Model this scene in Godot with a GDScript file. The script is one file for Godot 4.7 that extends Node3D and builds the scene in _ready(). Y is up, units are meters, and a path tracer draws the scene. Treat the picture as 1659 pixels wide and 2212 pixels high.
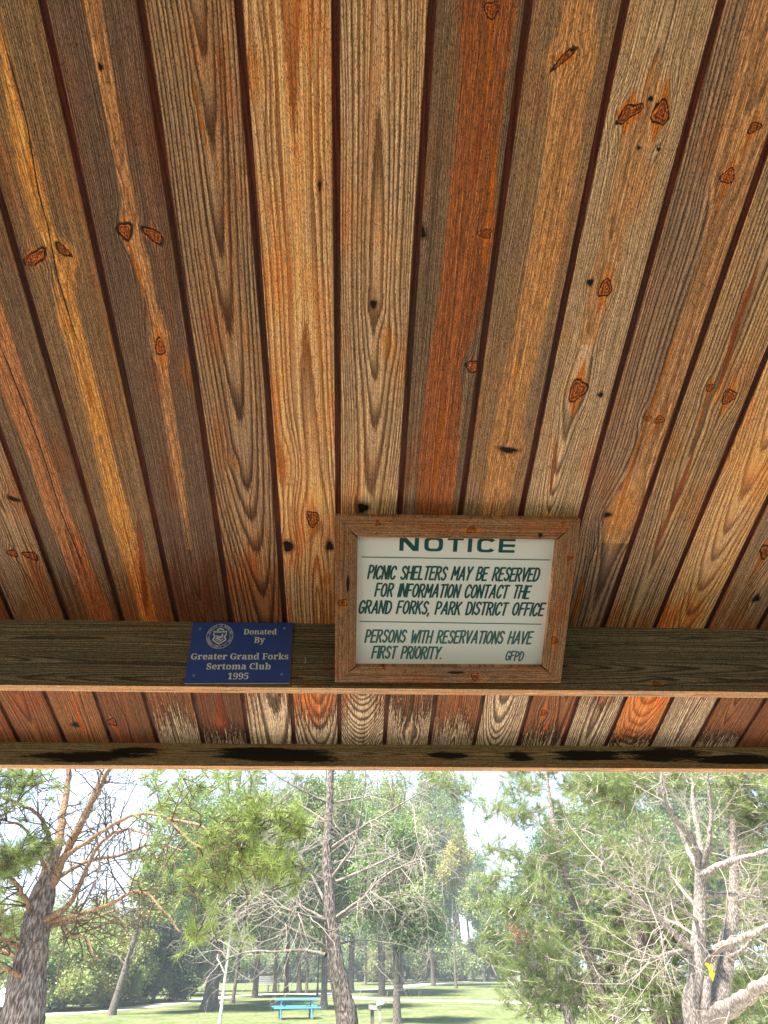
extends Node3D
# A look up under the eave of a timber picnic shelter in a park: board ceiling, glulam beam with a framed notice and a blue plaque, trees beyond.
# Metres, y up. The camera stands at (0, EYE, 0) and looks towards -z; "reach" below is the distance in front of it, -z.

const EYE := 1.62
const GROUND := -0.28
const FOCAL := 1470.0          # of a picture 1659 x 2212
const PITCH_UP := 0.584685
const YAW := 0.043162
const ROLL := -0.004887
const SLOPE := 0.3348          # the ceiling falls outwards
const CEIL := 1.2935           # its height above the eye at reach 0
const JOINT0 := -0.4684        # x of the joint between boards 0 and 1
const MODULE := 0.14
const BEAM_REACH := 1.65
const FASCIA_REACH := 2.169
const RIDGE := -2.2
const EAVE := 2.196

var right_axis: Vector3
var up_axis: Vector3
var view_axis: Vector3
var taken := {}
var rng := RandomNumberGenerator.new()


# ---------------------------------------------------------------- small helpers
func lens_axes() -> void:
	view_axis = Vector3(sin(YAW) * cos(PITCH_UP), sin(PITCH_UP), -cos(YAW) * cos(PITCH_UP))
	var r := Vector3(cos(YAW), 0, sin(YAW))
	var u := r.cross(view_axis)
	right_axis = r * cos(ROLL) + u * sin(ROLL)
	up_axis = -r * sin(ROLL) + u * cos(ROLL)


func at(px: float, py: float, reach: float) -> Vector3:
	# the place, reach metres in front, that a point of the 1659 x 2212 photograph shows
	var d := view_axis + right_axis * ((px - 829.5) / FOCAL) - up_axis * ((py - 1106.0) / FOCAL)
	return Vector3(0, EYE, 0) + d * (reach / -d.z)


func on_ground(px: float, py: float) -> Vector3:
	var d := view_axis + right_axis * ((px - 829.5) / FOCAL) - up_axis * ((py - 1106.0) / FOCAL)
	return Vector3(0, EYE, 0) + d * ((GROUND - EYE) / d.y)


func numbered(called: String) -> String:
	var n: int = taken.get(called, 0)
	taken[called] = n + 1
	return called if n == 0 else "%s_%03d" % [called, n]


func thing(called: String, label: String, category: String, where := Vector3.ZERO, group := "") -> Node3D:
	var o := Node3D.new()
	o.name = numbered(called)
	add_child(o)
	o.position = where
	o.set_meta("label", label)
	o.set_meta("category", category)
	if group:
		o.set_meta("group", group)
	return o


func part(called: String, mesh: Mesh, mat: Material, parent: Node3D, where := Vector3.ZERO) -> MeshInstance3D:
	var o := MeshInstance3D.new()
	o.name = called
	o.mesh = mesh
	if mat:
		for i in mesh.get_surface_count():
			o.set_surface_override_material(i, mat)
	parent.add_child(o, true)
	o.position = where
	return o


func structure(called: String, mesh: Mesh, mat: Material) -> MeshInstance3D:
	var o := part(numbered(called), mesh, mat, self)
	o.set_meta("kind", "structure")
	return o


func paint(c: Color, rough := 0.85) -> StandardMaterial3D:
	# c is a linear, real-world base colour
	var m := StandardMaterial3D.new()
	m.albedo_color = c.linear_to_srgb()
	m.roughness = rough
	return m


class Shape:
	# collects triangles with their own normals
	var v := PackedVector3Array()
	var n := PackedVector3Array()
	var t := PackedVector2Array()
	var idx := PackedInt32Array()

	func quad(a: Vector3, b: Vector3, c: Vector3, d: Vector3, ua := Vector2.ZERO, ub := Vector2.ZERO, uc := Vector2.ZERO, ud := Vector2.ZERO) -> void:
		var k := v.size()
		var nn := (d - a).cross(b - a).normalized()
		v.append_array([a, b, c, d])
		n.append_array([nn, nn, nn, nn])
		t.append_array([ua, ub, uc, ud])
		idx.append_array([k, k + 1, k + 2, k, k + 2, k + 3])

	func tri(a: Vector3, b: Vector3, c: Vector3) -> void:
		var k := v.size()
		var nn := (c - a).cross(b - a).normalized()
		v.append_array([a, b, c])
		n.append_array([nn, nn, nn])
		t.append_array([Vector2.ZERO, Vector2.ZERO, Vector2.ZERO])
		idx.append_array([k, k + 1, k + 2])

	func box(c: Vector3, s: Vector3, basis := Basis(), bevel := 0.0) -> void:
		# bevel cuts the twelve edges
		var h := s * 0.5
		var b := minf(bevel, minf(h.x, minf(h.y, h.z)) * 0.9)
		var axes: Array[Vector3] = [basis.x, basis.y, basis.z]
		var hh: Array[float] = [h.x, h.y, h.z]
		for a in 3:
			var p := (a + 1) % 3
			var q := (a + 2) % 3
			for sgn: float in [-1.0, 1.0]:
				var o := c + axes[a] * hh[a] * sgn
				var e := axes[p] * (hh[p] - b)
				var f := axes[q] * (hh[q] - b) * sgn
				quad(o - e - f, o - e + f, o + e + f, o + e - f, Vector2(0, 0), Vector2(1, 0), Vector2(1, 1), Vector2(0, 1))
			if b > 0.0:
				for s1: float in [-1.0, 1.0]:
					for s2: float in [-1.0, 1.0]:
						var e1 := c + axes[p] * hh[p] * s1 + axes[q] * (hh[q] - b) * s2
						var e2 := c + axes[p] * (hh[p] - b) * s1 + axes[q] * hh[q] * s2
						var g := axes[a] * (hh[a] - b) * s1 * s2
						quad(e1 - g, e1 + g, e2 + g, e2 - g)

	func tube(pts: PackedVector3Array, radii: PackedFloat32Array, sides := 8, capped := true, lump := 0.0, sd := 0) -> void:
		var k := v.size()
		var m := pts.size()
		var side := Vector3.ZERO
		for i in m:
			var along := (pts[mini(i + 1, m - 1)] - pts[maxi(i - 1, 0)]).normalized()
			if side == Vector3.ZERO:
				side = along.cross(Vector3(0.13, 0.21, 1.0)).normalized()
			side = (side - along * side.dot(along)).normalized()
			var other := along.cross(side)
			for j in sides + 1:
				var an := TAU * j / sides
				var rr := radii[i]
				if lump > 0.0:
					var jj := j % sides
					rr *= 1.0 + lump * (sin(jj * 2.1 + i * 0.35 + sd) * 0.5 + sin(jj * 5.3 + i * 0.9 + sd * 2.0) * 0.3 + sin(i * 1.3 + jj * 0.7 + sd) * 0.35)
				var dir := side * cos(an) + other * sin(an)
				v.append(pts[i] + dir * rr)
				n.append(dir)
				t.append(Vector2(float(j) / sides, i))
		for i in m - 1:
			for j in sides:
				var a := k + i * (sides + 1) + j
				idx.append_array([a, a + sides + 1, a + 1, a + 1, a + sides + 1, a + sides + 2])
		if capped:
			for e: int in [0, m - 1]:
				var c := v.size()
				v.append(pts[e])
				n.append((pts[e] - pts[1 if e == 0 else m - 2]).normalized())
				t.append(Vector2.ZERO)
				for j in sides:
					var a := k + e * (sides + 1) + j
					idx.append_array([c, a, a + 1] if e else [c, a + 1, a])

	func disc(c: Vector3, x: Vector3, y: Vector3, r: float, sides := 12) -> void:
		var nn := x.cross(y).normalized()
		var k := v.size()
		v.append(c)
		n.append(nn)
		t.append(Vector2.ZERO)
		for j in sides + 1:
			v.append(c + (x * cos(TAU * j / sides) + y * sin(TAU * j / sides)) * r)
			n.append(nn)
			t.append(Vector2.ZERO)
		for j in sides:
			idx.append_array([k, k + j + 2, k + j + 1])

	func into(am: ArrayMesh) -> ArrayMesh:
		var arr := []
		arr.resize(Mesh.ARRAY_MAX)
		arr[Mesh.ARRAY_VERTEX] = v
		arr[Mesh.ARRAY_NORMAL] = n
		arr[Mesh.ARRAY_TEX_UV] = t
		arr[Mesh.ARRAY_INDEX] = idx
		am.add_surface_from_arrays(Mesh.PRIMITIVE_TRIANGLES, arr)
		return am

	func mesh() -> ArrayMesh:
		return into(ArrayMesh.new())


# ---------------------------------------------------------------- wood, painted pixel by pixel: rings cut by the sawn face, knots, heartwood, resin, stains
var grain_fine: PackedByteArray     # 512 x 512 noises
var grain_soft: PackedByteArray
var grain_cell: PackedByteArray
var sheets: Array = []              # one Dictionary for each sheet of wood to paint
var sheet_tex := {}                 # name -> [albedo texture, height texture]

# board, x across mm, reach mm, half sizes mm, tilt, kind (0 eye, 1 dark dot, 2 torn chunk, 3 swirl only)
var knots := [
	[3,11,1319,11.7,19.1,0,0], [3,-50,1400,9.9,13.1,0,1], [3,-54,496,8.4,14.9,0,3], [3,-55,1175,14.0,21.8,0,3], [3,49,1398,6.6,10.2,0,1],
	[3,42,647,1.5,5.7,0,1], [2,-14,1177,5.0,6.0,0,3], [2,-7,528,2.1,1.8,0,3], [4,-3,836,4.3,5.2,0,1], [4,-15,1287,9.5,10.6,0,1],
	[4,25,907,8.9,13.2,0,3], [1,-12,725,10.3,12.3,35,2], [1,33,731,15.9,7.0,35,2], [1,-4,501,2.8,3.5,0,1], [1,12,927,8.8,16.2,0,0],
	[1,57,972,9.0,13.9,0,3], [0,-38,773,19.3,7.2,-30,2], [0,13,760,12.0,5.6,45,2], [0,-69,1232,8.0,11.3,0,3], [0,-13,889,5.1,5.4,0,3],
	[-2,48,1281,11.2,3.9,20,1], [-2,-1,1435,9.8,8.8,20,2], [-2,38,1441,14.2,8.9,25,2], [5,16,415,9.4,9.2,0,0], [5,48,711,11.3,6.2,0,0],
	[5,-62,713,5.6,7.7,0,1], [5,56,949,10.9,8.9,0,2], [6,-6,467,18.2,4.0,-42,2], [6,15,1131,15.9,4.7,8,1], [6,2,961,2.8,8.0,0,3],
	[7,-29,531,17.6,8.8,-35,0], [7,21,530,12.5,14.5,-20,0], [7,-0,512,2.9,2.5,0,1], [7,-0,577,2.3,2.0,0,1], [7,33,578,2.3,2.0,0,1],
	[7,-1,796,11.1,14.5,10,0], [7,-6,992,14.1,20.8,10,0], [7,43,1001,3.8,4.2,0,1], [7,-30,786,4.2,4.2,0,1], [8,38,544,9.7,6.4,-25,0],
	[8,21,612,10.1,9.8,0,0], [8,14,1050,6.8,5.5,0,0], [8,40,1053,9.7,7.7,0,0], [8,25,1287,23.7,27.2,0,3], [8,-9,1293,6.5,5.4,0,1],
	[9,-19,980,7.5,7.2,0,0], [9,1,996,4.8,6.3,0,3], [9,26,998,11.4,13.7,0,0], [11,-15,1389,13.6,23.8,0,0], [11,23,1543,6.0,8.3,0,1],
	[10,-71,1151,8.2,9.6,0,3], [1,-12,2072,11.0,14.0,0,3], [-1,-48,2069,12.3,13.9,0,2], [-2,-18,2082,8.2,9.3,0,1], [8,1,2105,10.1,17.0,0,0],
	[8,-20,2009,9.8,11.4,0,0], [5,12,2110,19.9,19.3,0,3], [4,65,2132,11.4,12.2,0,1], [11,-80,2127,7.3,12.3,0,1], [10,-20,2107,14.5,19.5,0,3],
]
# heartwood strip of a board: [reach, left, right] mm
var heart := {
	1: [[425,-11,13], [608,-11,11], [700,-10,11], [766,-10,16], [834,-1,16], [897,5,25], [977,1,18], [1213,-9,14], [1325,-6,5]],
	0: [[468,-4,8], [567,-21,7], [645,-24,10], [731,-22,8], [771,-19,21], [892,-25,12], [1029,-27,10], [1160,-26,9], [1307,-32,15], [1632,-24,23]],
	-1: [[853,7,22], [962,-24,20], [1058,-37,19], [1163,-31,17], [1311,-32,20], [1635,-14,45]],
	5: [[406,-25,47], [575,-19,52], [790,-24,60], [964,-34,41], [1294,-31,54]],
	6: [[401,-24,29], [570,-13,43], [786,-10,46], [1009,-22,35], [1291,-22,42]],
	7: [[445,-5,-2], [514,-14,22], [578,-26,15], [739,-25,13], [810,-24,6]],
	8: [[391,-30,25], [561,-8,59], [736,14,68], [1046,14,72], [1284,8,66]],
}
# resin and cracks: board, width mm, kind (0 amber resin, 1 red heart streak, 2 crack), [reach, x]
var resin := [
	[8,2.4,0,[[513,40],[544,38],[559,32],[608,36]]],
	[8,2.4,0,[[560,23],[612,21],[633,19],[686,14]]],
	[8,2.2,0,[[863,18],[903,18],[1051,14],[1145,6],[1281,14]]],
	[8,2.2,0,[[1012,48],[1054,40],[1131,12]]],
	[8,6.0,0,[[1471,-22],[1547,-18],[1645,-15]]],
	[5,4.0,0,[[425,17],[484,21],[525,23]]],
	[5,4.5,0,[[573,43],[651,49],[708,49],[776,51]]],
	[5,3.0,1,[[519,19],[592,18],[652,16]]],
	[5,4.0,0,[[1007,7],[1111,5],[1274,5]]],
	[9,4.5,1,[[745,-12],[844,-14],[934,-3],[995,1]]],
	[9,4.0,1,[[1113,-1],[1188,-1],[1278,-3],[1409,-8]]],
	[9,2.0,0,[[944,-26],[980,-19],[1043,-15],[1108,-8]]],
	[2,2.2,0,[[519,-9],[563,-4],[594,2],[616,6]]],
	[1,4.0,0,[[738,-14],[771,-10],[802,-5],[834,-2]]],
	[0,3.0,0,[[609,-3],[655,-8],[675,-4]]],
	[0,3.0,0,[[978,-2],[1036,-6],[1076,-6]]],
	[7,3.0,0,[[544,-30],[560,-31],[579,-30]]],
	[7,3.0,1,[[1099,-26],[1160,-22],[1256,-13]]],
	[7,2.0,0,[[445,-3],[482,-9],[508,-13]]],
	[0,1.4,2,[[457,2],[514,4],[578,6],[671,-3],[724,-2],[806,-9],[906,-5],[950,-0]]],
	[-1,1.6,2,[[925,-8],[1059,-1],[1135,3],[1310,2],[1510,16]]],
	[-2,1.2,2,[[1470,7],[1543,18],[1640,31]]],
	[2,1.2,2,[[1223,24],[1284,11],[1348,11]]],
	[0,5.0,1,[[1328,30],[1435,20],[1632,-3]]],
	[8,1.2,2,[[1343,-10],[1471,-15],[1611,-4]]],
	[-2,3.5,0,[[1938,12],[2049,0],[2160,-11]]],
	[1,10.0,1,[[1932,4],[2065,-1],[2156,3]]],
	[-1,6.0,0,[[2069,-43],[2159,-39]]],
]
# early wood, late wood, heart colours; ring pitch; pith depth at reach 1 m, its change per metre, its bend; pith x; how far the face has bleached at the eave end
var board_look := {
	-5: [[150, 124, 100], [100, 74, 54], [180, 130, 84], 2.9, 60.0, 10.0, 0.0, -20.0, 0.0],
	-4: [[156, 130, 104], [104, 78, 56], [180, 130, 84], 2.9, 30.0, 14.0, 0.0, 15.0, 0.0],
	-3: [[158, 134, 108], [106, 80, 58], [184, 134, 88], 2.8, 44.0, 9.0, 0.0, -12.0, 0.0],
	-2: [[172, 150, 124], [104, 82, 62], [190, 140, 92], 2.9, 26.0, 9.0, 0.0, 18.0, 0.0],
	-1: [[150, 128, 106], [92, 72, 56], [190, 136, 94], 2.7, 22.0, 3.0, 0.0, 0.0, 0.0],
	0: [[164, 138, 106], [106, 80, 56], [216, 164, 92], 2.6, 24.0, 2.0, 0.0, -6.0, 0.42],
	1: [[140, 118, 104], [94, 74, 62], [198, 154, 104], 2.5, 30.0, 2.0, 0.0, 4.0, 0.06],
	2: [[172, 148, 120], [96, 66, 46], [180, 126, 78], 4.6, 44.0, 44.0, 0.0, 14.0, 0.95],
	3: [[212, 178, 132], [166, 106, 56], [196, 130, 72], 4.4, 36.0, 0.0, -52.0, 11.0, 0.25],
	4: [[192, 172, 142], [124, 90, 60], [176, 132, 86], 3.8, 34.0, 6.0, 46.0, -3.0, 0.85],
	5: [[150, 132, 112], [92, 74, 58], [178, 108, 60], 2.5, 40.0, 3.0, 0.0, 6.0, 0.3],
	6: [[174, 150, 120], [100, 80, 64], [204, 158, 106], 2.5, 34.0, 2.0, 0.0, 8.0, 0.3],
	7: [[194, 178, 152], [124, 100, 76], [190, 152, 110], 3.2, 28.0, 11.0, 22.0, -6.0, 0.8],
	8: [[170, 146, 124], [94, 76, 68], [196, 156, 112], 2.6, 62.0, 4.0, 0.0, 30.0, 0.12],
	9: [[190, 166, 130], [112, 86, 62], [196, 136, 86], 3.0, 26.0, 16.0, 0.0, -4.0, 0.5],
	10: [[226, 184, 132], [172, 118, 74], [220, 182, 136], 4.2, 34.0, 24.0, 30.0, 0.0, 0.04],
	11: [[184, 160, 130], [120, 88, 64], [196, 136, 86], 3.0, 30.0, 8.0, 0.0, 10.0, 0.62],
	12: [[168, 142, 112], [110, 82, 60], [196, 136, 86], 3.2, 30.0, 18.0, 0.0, -10.0, 0.1],
	13: [[160, 130, 100], [106, 76, 54], [196, 136, 86], 3.0, 40.0, 12.0, 0.0, 6.0, 0.0],
}


func noise_bytes(kind: FastNoiseLite.NoiseType, freq: float, sd: int, octaves := 3) -> PackedByteArray:
	var f := FastNoiseLite.new()
	f.noise_type = kind
	f.frequency = freq
	f.seed = sd
	f.fractal_octaves = octaves
	var im := f.get_seamless_image(512, 512)
	im.convert(Image.FORMAT_L8)
	return im.get_data()


func row_value(l: Array, s: float, col: int) -> float:
	# column col of a list of [reach, ...] rows, at reach s
	if s <= l[0][0]:
		return l[0][col]
	for i in range(1, l.size()):
		if s <= l[i][0]:
			var f: float = (s - l[i - 1][0]) / (l[i][0] - l[i - 1][0])
			return lerpf(l[i - 1][col], l[i][col], f)
	return l[-1][col]


func sheet_task(k: int) -> void:
	var q: Dictionary = sheets[k]
	var w: int = q.w
	var h: int = q.h
	var wide: float = q.wide
	var s0: float = q.from
	var s1: float = q.to
	var early: Vector3 = q.early
	var late: Vector3 = q.late
	var core: Vector3 = q.core
	var pitch: float = q.pitch
	var sd: int = q.seed
	var hr: Array = q.heart
	var bleach: float = q.bleach
	var fresh: bool = q.fresh
	var tone: float = q.tone
	var cast: Vector3 = q.cast
	var r := RandomNumberGenerator.new()
	r.seed = sd * 77 + 5
	var out := PackedByteArray()
	out.resize(w * h * 3)
	var hgt := PackedByteArray()
	hgt.resize(w * h)
	# uneven ring widths
	var ring := PackedFloat32Array()
	ring.resize(512)
	var acc := 0.0
	for i in 512:
		acc += (0.55 + r.randf() * 0.9) * (0.8 + 0.35 * sin(i * 0.05 + sd))
		ring[i] = acc
	for i in 512:
		ring[i] = ring[i] / acc * 512.0
	# where bleaching ends in each column of the eave end
	var top := PackedFloat32Array()
	top.resize(w)
	for i in w:
		var f := float(i) / w
		var e := absf(f - 0.5) * 2.0
		var a := (grain_soft[(int(i * 5.0) + sd * 977) & 262143] / 255.0 - 0.5) * 1.1
		var b := (grain_fine[(i * 3 + sd * 331) & 262143] / 255.0 - 0.5) * 1.2
		top[i] = 2172.0 - 470.0 * clampf(bleach * (0.55 + 0.5 * e * (1.0 if sd % 2 else -0.7) + 0.2) + (a + b * 0.55) * (0.25 + bleach * 0.5) * (1.0 if bleach > 0.0 else 0.0), 0.0 if bleach > 0.03 else -1.0, 1.3)
	var o := 0
	var po := 0
	var kn: Array = q.knots
	var rs: Array = q.resin
	var bl: Array = q.blots
	for j in h:
		var s := s0 + (s1 - s0) * (j + 0.5) / h
		var sm := s * 0.001
		var js := int(s)
		var wob := 1.5 * sin(s * 0.0047 + sd * 1.7) + 0.8 * sin(s * 0.0131 + sd * 2.9)
		var xc: float = q.pith_x + q.drift * (sm - 1.0) + wob * 2.0 + 5.0 * sin(sm * 2.3 + sd)
		var dm: float = sm - q.bend_at
		var d: float = q.depth + q.change * (sm - 1.0) + q.bend * dm * dm + 1.3 * sin(sm * 7.1 + sd) + wob
		d = maxf(absf(d), 1.0)
		var hl := -999.0
		var hw := -999.0
		if hr.size() and s < hr[-1][0] + 90.0 and s > hr[0][0] - 60.0:
			hl = row_value(hr, s, 1) + wob * 1.2
			hw = row_value(hr, s, 2) + wob * 1.2
		var near := []
		for c in kn:
			if absf(s - c[1]) < 6.0 * c[3] + 30.0:
				near.append(c)
		var lines := []
		for c in rs:
			if s > c[3][0][0] - 4.0 and s < c[3][-1][0] + 4.0:
				var ends: float = minf(s - c[3][0][0] + 4.0, c[3][-1][0] + 4.0 - s)
				lines.append([row_value(c[3], s, 1) + wob * 0.8, c[1] * (1.0 if c[2] == 2 else 1.7) * clampf(ends / 60.0, 0.12, 1.0) * (0.75 + 0.5 * grain_soft[(js * 3 + sd * 50) & 262143] / 255.0), c[2]])
		var row5 := (js / 6) * 512 + sd * 8191
		var rowf := (js / 2) * 512 + sd * 3571
		var rows := (js >> 3) * 512 + sd * 1277
		var rowl := (js >> 7) * 512 + sd * 2221
		var fl := (js & 127) / 128.0
		for i in w:
			var x := ((i + 0.5) / w - 0.5) * wide
			var xi := int((x + 200.0) * 3.0)
			var soft := grain_soft[(rows + (xi >> 1)) & 262143] * 0.003922
			var fib := grain_fine[(row5 + xi) & 262143] * 0.003922
			var lng := lerpf(grain_fine[(rowl + xi) & 262143], grain_fine[(rowl + 512 + xi) & 262143], fl) * 0.003922
			var lnb := lerpf(grain_fine[(rowl + (xi >> 1) + 99) & 262143], grain_fine[(rowl + 611 + (xi >> 1)) & 262143], fl) * 0.003922
			var dot := grain_cell[(rowf + xi * 2) & 262143] * 0.003922
			var xx := x + (soft - 0.5) * 3.0
			var body := 0.0
			var halo := 0.0
			var kr := 0.0
			var dark_in := 0.0
			for c: Array in near:
				var dx: float = x - c[0]
				var dy: float = s - c[1]
				var gx: float = dx / (c[2] * 1.9 + 4.0)
				var gy: float = dy / (c[3] * 2.6 + 12.0)
				var g := gx * gx + gy * gy
				if g < 5.0:
					xx -= dx * exp(-g) * 0.9
					if c[5] == 3:
						halo = maxf(halo, 0.75 * exp(-g * 1.6) - 0.2)
					else:
						var ca: float = c[6]
						var sa: float = c[7]
						var ex: float = (dx * ca + dy * sa) / c[2]
						var ey: float = (-dx * sa + dy * ca) / c[3]
						var e2 := sqrt(ex * ex + ey * ey) + (fib - 0.5) * 0.16 + (soft - 0.5) * 0.5 + 0.15 * sin(atan2(ey, ex) * 3.0 + c[1])
						if e2 < 1.0:
							body = 1.0
							kr = e2
							dark_in = 1.0 if c[5] == 1 else 0.0
						elif c[5] != 1:
							# an amber lens along the grain
							var away: float = absf(dy) / (c[3] * (3.6 if c[5] == 0 else 2.4))
							var lens: float = c[2] * 1.15 * pow(maxf(1.0 - away, 0.0), 1.6) - absf(dx) + (fib - 0.5) * 3.0
							halo = maxf(halo, clampf(lens * 0.5, 0.0, 1.0))
							if e2 < 1.22 and c[5] == 2:
								halo = 0.0
								body = 0.6
								kr = 0.97
						elif e2 < 1.9:
							body = maxf(body, 0.45 * (1.9 - e2))
							kr = 1.0
							dark_in = 1.0
			var u := xx - xc
			var rr := sqrt(u * u + d * d) / pitch
			var ri := int(rr)
			var fr := lerpf(ring[ri & 511], ring[(ri + 1) & 511], rr - ri) + (fib - 0.5) * 0.16
			fr -= floorf(fr)
			var lt := clampf((fr - 0.42) * 2.6, 0.0, 1.0) * clampf((1.0 - fr) * 9.0, 0.0, 1.0)
			# weathering in long blotches: greyer here, browner there
			var blotch := grain_soft[(((js >> 3) * 512) + (xi >> 3) + sd * 6151) & 262143] * 0.003922
			var c3 := early.lerp(late, lt * (0.82 + 0.3 * (blotch - 0.5)))
			var grey := clampf((blotch - 0.42) * 3.0, 0.0, 1.0)
			var lum := c3.x * 0.4 + c3.y * 0.4 + c3.z * 0.2
			c3 = c3.lerp(Vector3(lum * 1.03, lum * 0.95, lum * 0.86), grey * 0.4)
			var warm := clampf((0.40 - blotch) * 3.5, 0.0, 1.0)
			c3 = c3.lerp(Vector3(c3.x * 1.06, c3.y * 0.86, c3.z * 0.68), warm * 0.75)
			if hl > -900.0:
				var edge := minf(xx - hl, hw - xx) + (soft - 0.5) * 5.0 + (fib - 0.5) * 2.0 + (lnb - 0.5) * 7.0
				var hm := clampf(edge * 0.12 + 0.5, 0.0, 1.0)
				if hm > 0.0:
					var hc := core.lerp(late, lt * 0.28)
					hc *= 0.86 + 0.28 * fib
					c3 = c3.lerp(hc, hm * 0.85)
					lt *= 1.0 - 0.6 * hm
				elif edge > -9.0:
					c3 = c3.lerp(Vector3(118, 116, 116), (edge + 9.0) / 9.0 * 0.22)
			for c: Array in lines:
				var lx: float = absf(x - c[0]) / c[1]
				if lx < 1.0:
					if c[2] == 2:
						c3 = c3.lerp(Vector3(34, 22, 16), 0.9 * (1.0 - lx * lx))
						lt = 0.0
					elif c[2] == 0:
						c3 = c3.lerp(Vector3(205, 122, 28), 0.85 * clampf((1.0 - lx) * 2.2, 0.0, 1.0) * (0.6 + 0.4 * fib))
					else:
						c3 = c3.lerp(Vector3(158, 84, 44), 0.75 * clampf((1.0 - lx) * 2.2, 0.0, 1.0))
			if halo > 0.0:
				c3 = c3.lerp(Vector3(218, 134, 48) * (0.72 + 0.45 * lng), clampf(halo, 0.0, 1.0) * 0.8)
			if body > 0.0:
				var kc := Vector3(122, 68, 32).lerp(Vector3(204, 124, 58), 0.5 + 0.5 * sin(kr * 15.0 + soft * 6.0)) * (0.75 + 0.5 * fib)
				if dark_in > 0.5 or (kr > 0.84 and soft + fib * 0.5 > 0.5):
					kc = Vector3(44, 28, 20)
				c3 = c3.lerp(kc, body)
				lt *= 1.0 - body
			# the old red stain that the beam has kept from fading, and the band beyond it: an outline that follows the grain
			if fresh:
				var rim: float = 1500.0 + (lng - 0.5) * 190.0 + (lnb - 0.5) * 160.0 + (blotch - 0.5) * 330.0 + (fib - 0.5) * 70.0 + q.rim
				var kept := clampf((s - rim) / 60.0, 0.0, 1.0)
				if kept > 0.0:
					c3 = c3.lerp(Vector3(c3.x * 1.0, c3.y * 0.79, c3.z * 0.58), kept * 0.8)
				if s > 1690.0:
					var up: float = s - top[i] + (fib - 0.5) * 70.0
					if bleach > 0.0 and up > -55.0:
						var fing := clampf(lt * 1.5, 0.0, 1.0)
						if up > 0.0:
							var wh := Vector3(204, 194, 176) * (0.82 + 0.3 * fib)
							c3 = c3.lerp(wh.lerp(Vector3(70, 58, 48), fing * 0.6), clampf(up / 9.0, 0.0, 1.0))
						else:
							c3 = c3.lerp(Vector3(36, 30, 26), clampf((up + 55.0) / 20.0, 0.0, 1.0) * (0.35 + 0.6 * fib))
			for c: Array in bl:
				var bx: float = (s - c[0]) / c[2]
				var by: float = (x - c[1]) / c[3]
				var bd := 1.0 - sqrt(bx * bx + by * by) + (soft - 0.5) * 1.1 + (fib - 0.5) * 0.5
				if bd > 0.0:
					c3 = c3.lerp(Vector3(24, 20, 17), clampf(bd * 5.0, 0.0, 1.0) * 0.85)
			# open pores and dirt specks
			var speck := 0.0
			if dot > 0.70:
				speck = (dot - 0.70) * 1.6
			c3 *= (0.9 + 0.2 * fib) * (0.70 + 0.32 * lng + 0.28 * lnb) * (1.0 - minf(speck, 0.55)) * tone
			var deepen := pow(clampf((c3.x + c3.y + c3.z) / 400.0, 0.05, 1.5), 0.42)
			c3 *= cast * deepen * 1.10
			out[o] = clampi(int(c3.x), 0, 255)
			out[o + 1] = clampi(int(c3.y), 0, 255)
			out[o + 2] = clampi(int(c3.z), 0, 255)
			o += 3
			hgt[po] = clampi(int(90.0 + lt * 80.0 + fib * 30.0 + lng * 60.0 - speck * 60.0 - body * 30.0), 0, 255)
			po += 1
	q.out = out
	q.hgt = hgt


func ask_sheet(called: String, w: int, h: int, wide: float, s0: float, s1: float, look: Array, sd: int, more := {}) -> void:
	var q := {"name": called, "w": w, "h": h, "wide": wide, "from": s0, "to": s1, "seed": sd,
		"early": Vector3(look[0][0], look[0][1], look[0][2]), "late": Vector3(look[1][0], look[1][1], look[1][2]), "core": Vector3(look[2][0], look[2][1], look[2][2]),
		"pitch": look[3], "depth": look[4], "change": look[5], "bend": look[6], "pith_x": look[7], "bleach": look[8],
		"drift": 0.0, "bend_at": 0.76, "heart": [], "knots": [], "resin": [], "blots": [], "fresh": false, "rim": 0.0, "tone": 0.92, "cast": Vector3(1.05, 0.935, 0.85)}
	q.merge(more, true)
	sheets.append(q)


func knot_row(c: Array) -> Array:
	var a := deg_to_rad(c[5])
	return [float(c[1]), float(c[2]), maxf(c[3] * 1.15, 2.0), maxf(c[4] * 1.15, 2.0), 0, c[6], cos(a), sin(a)]


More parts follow.
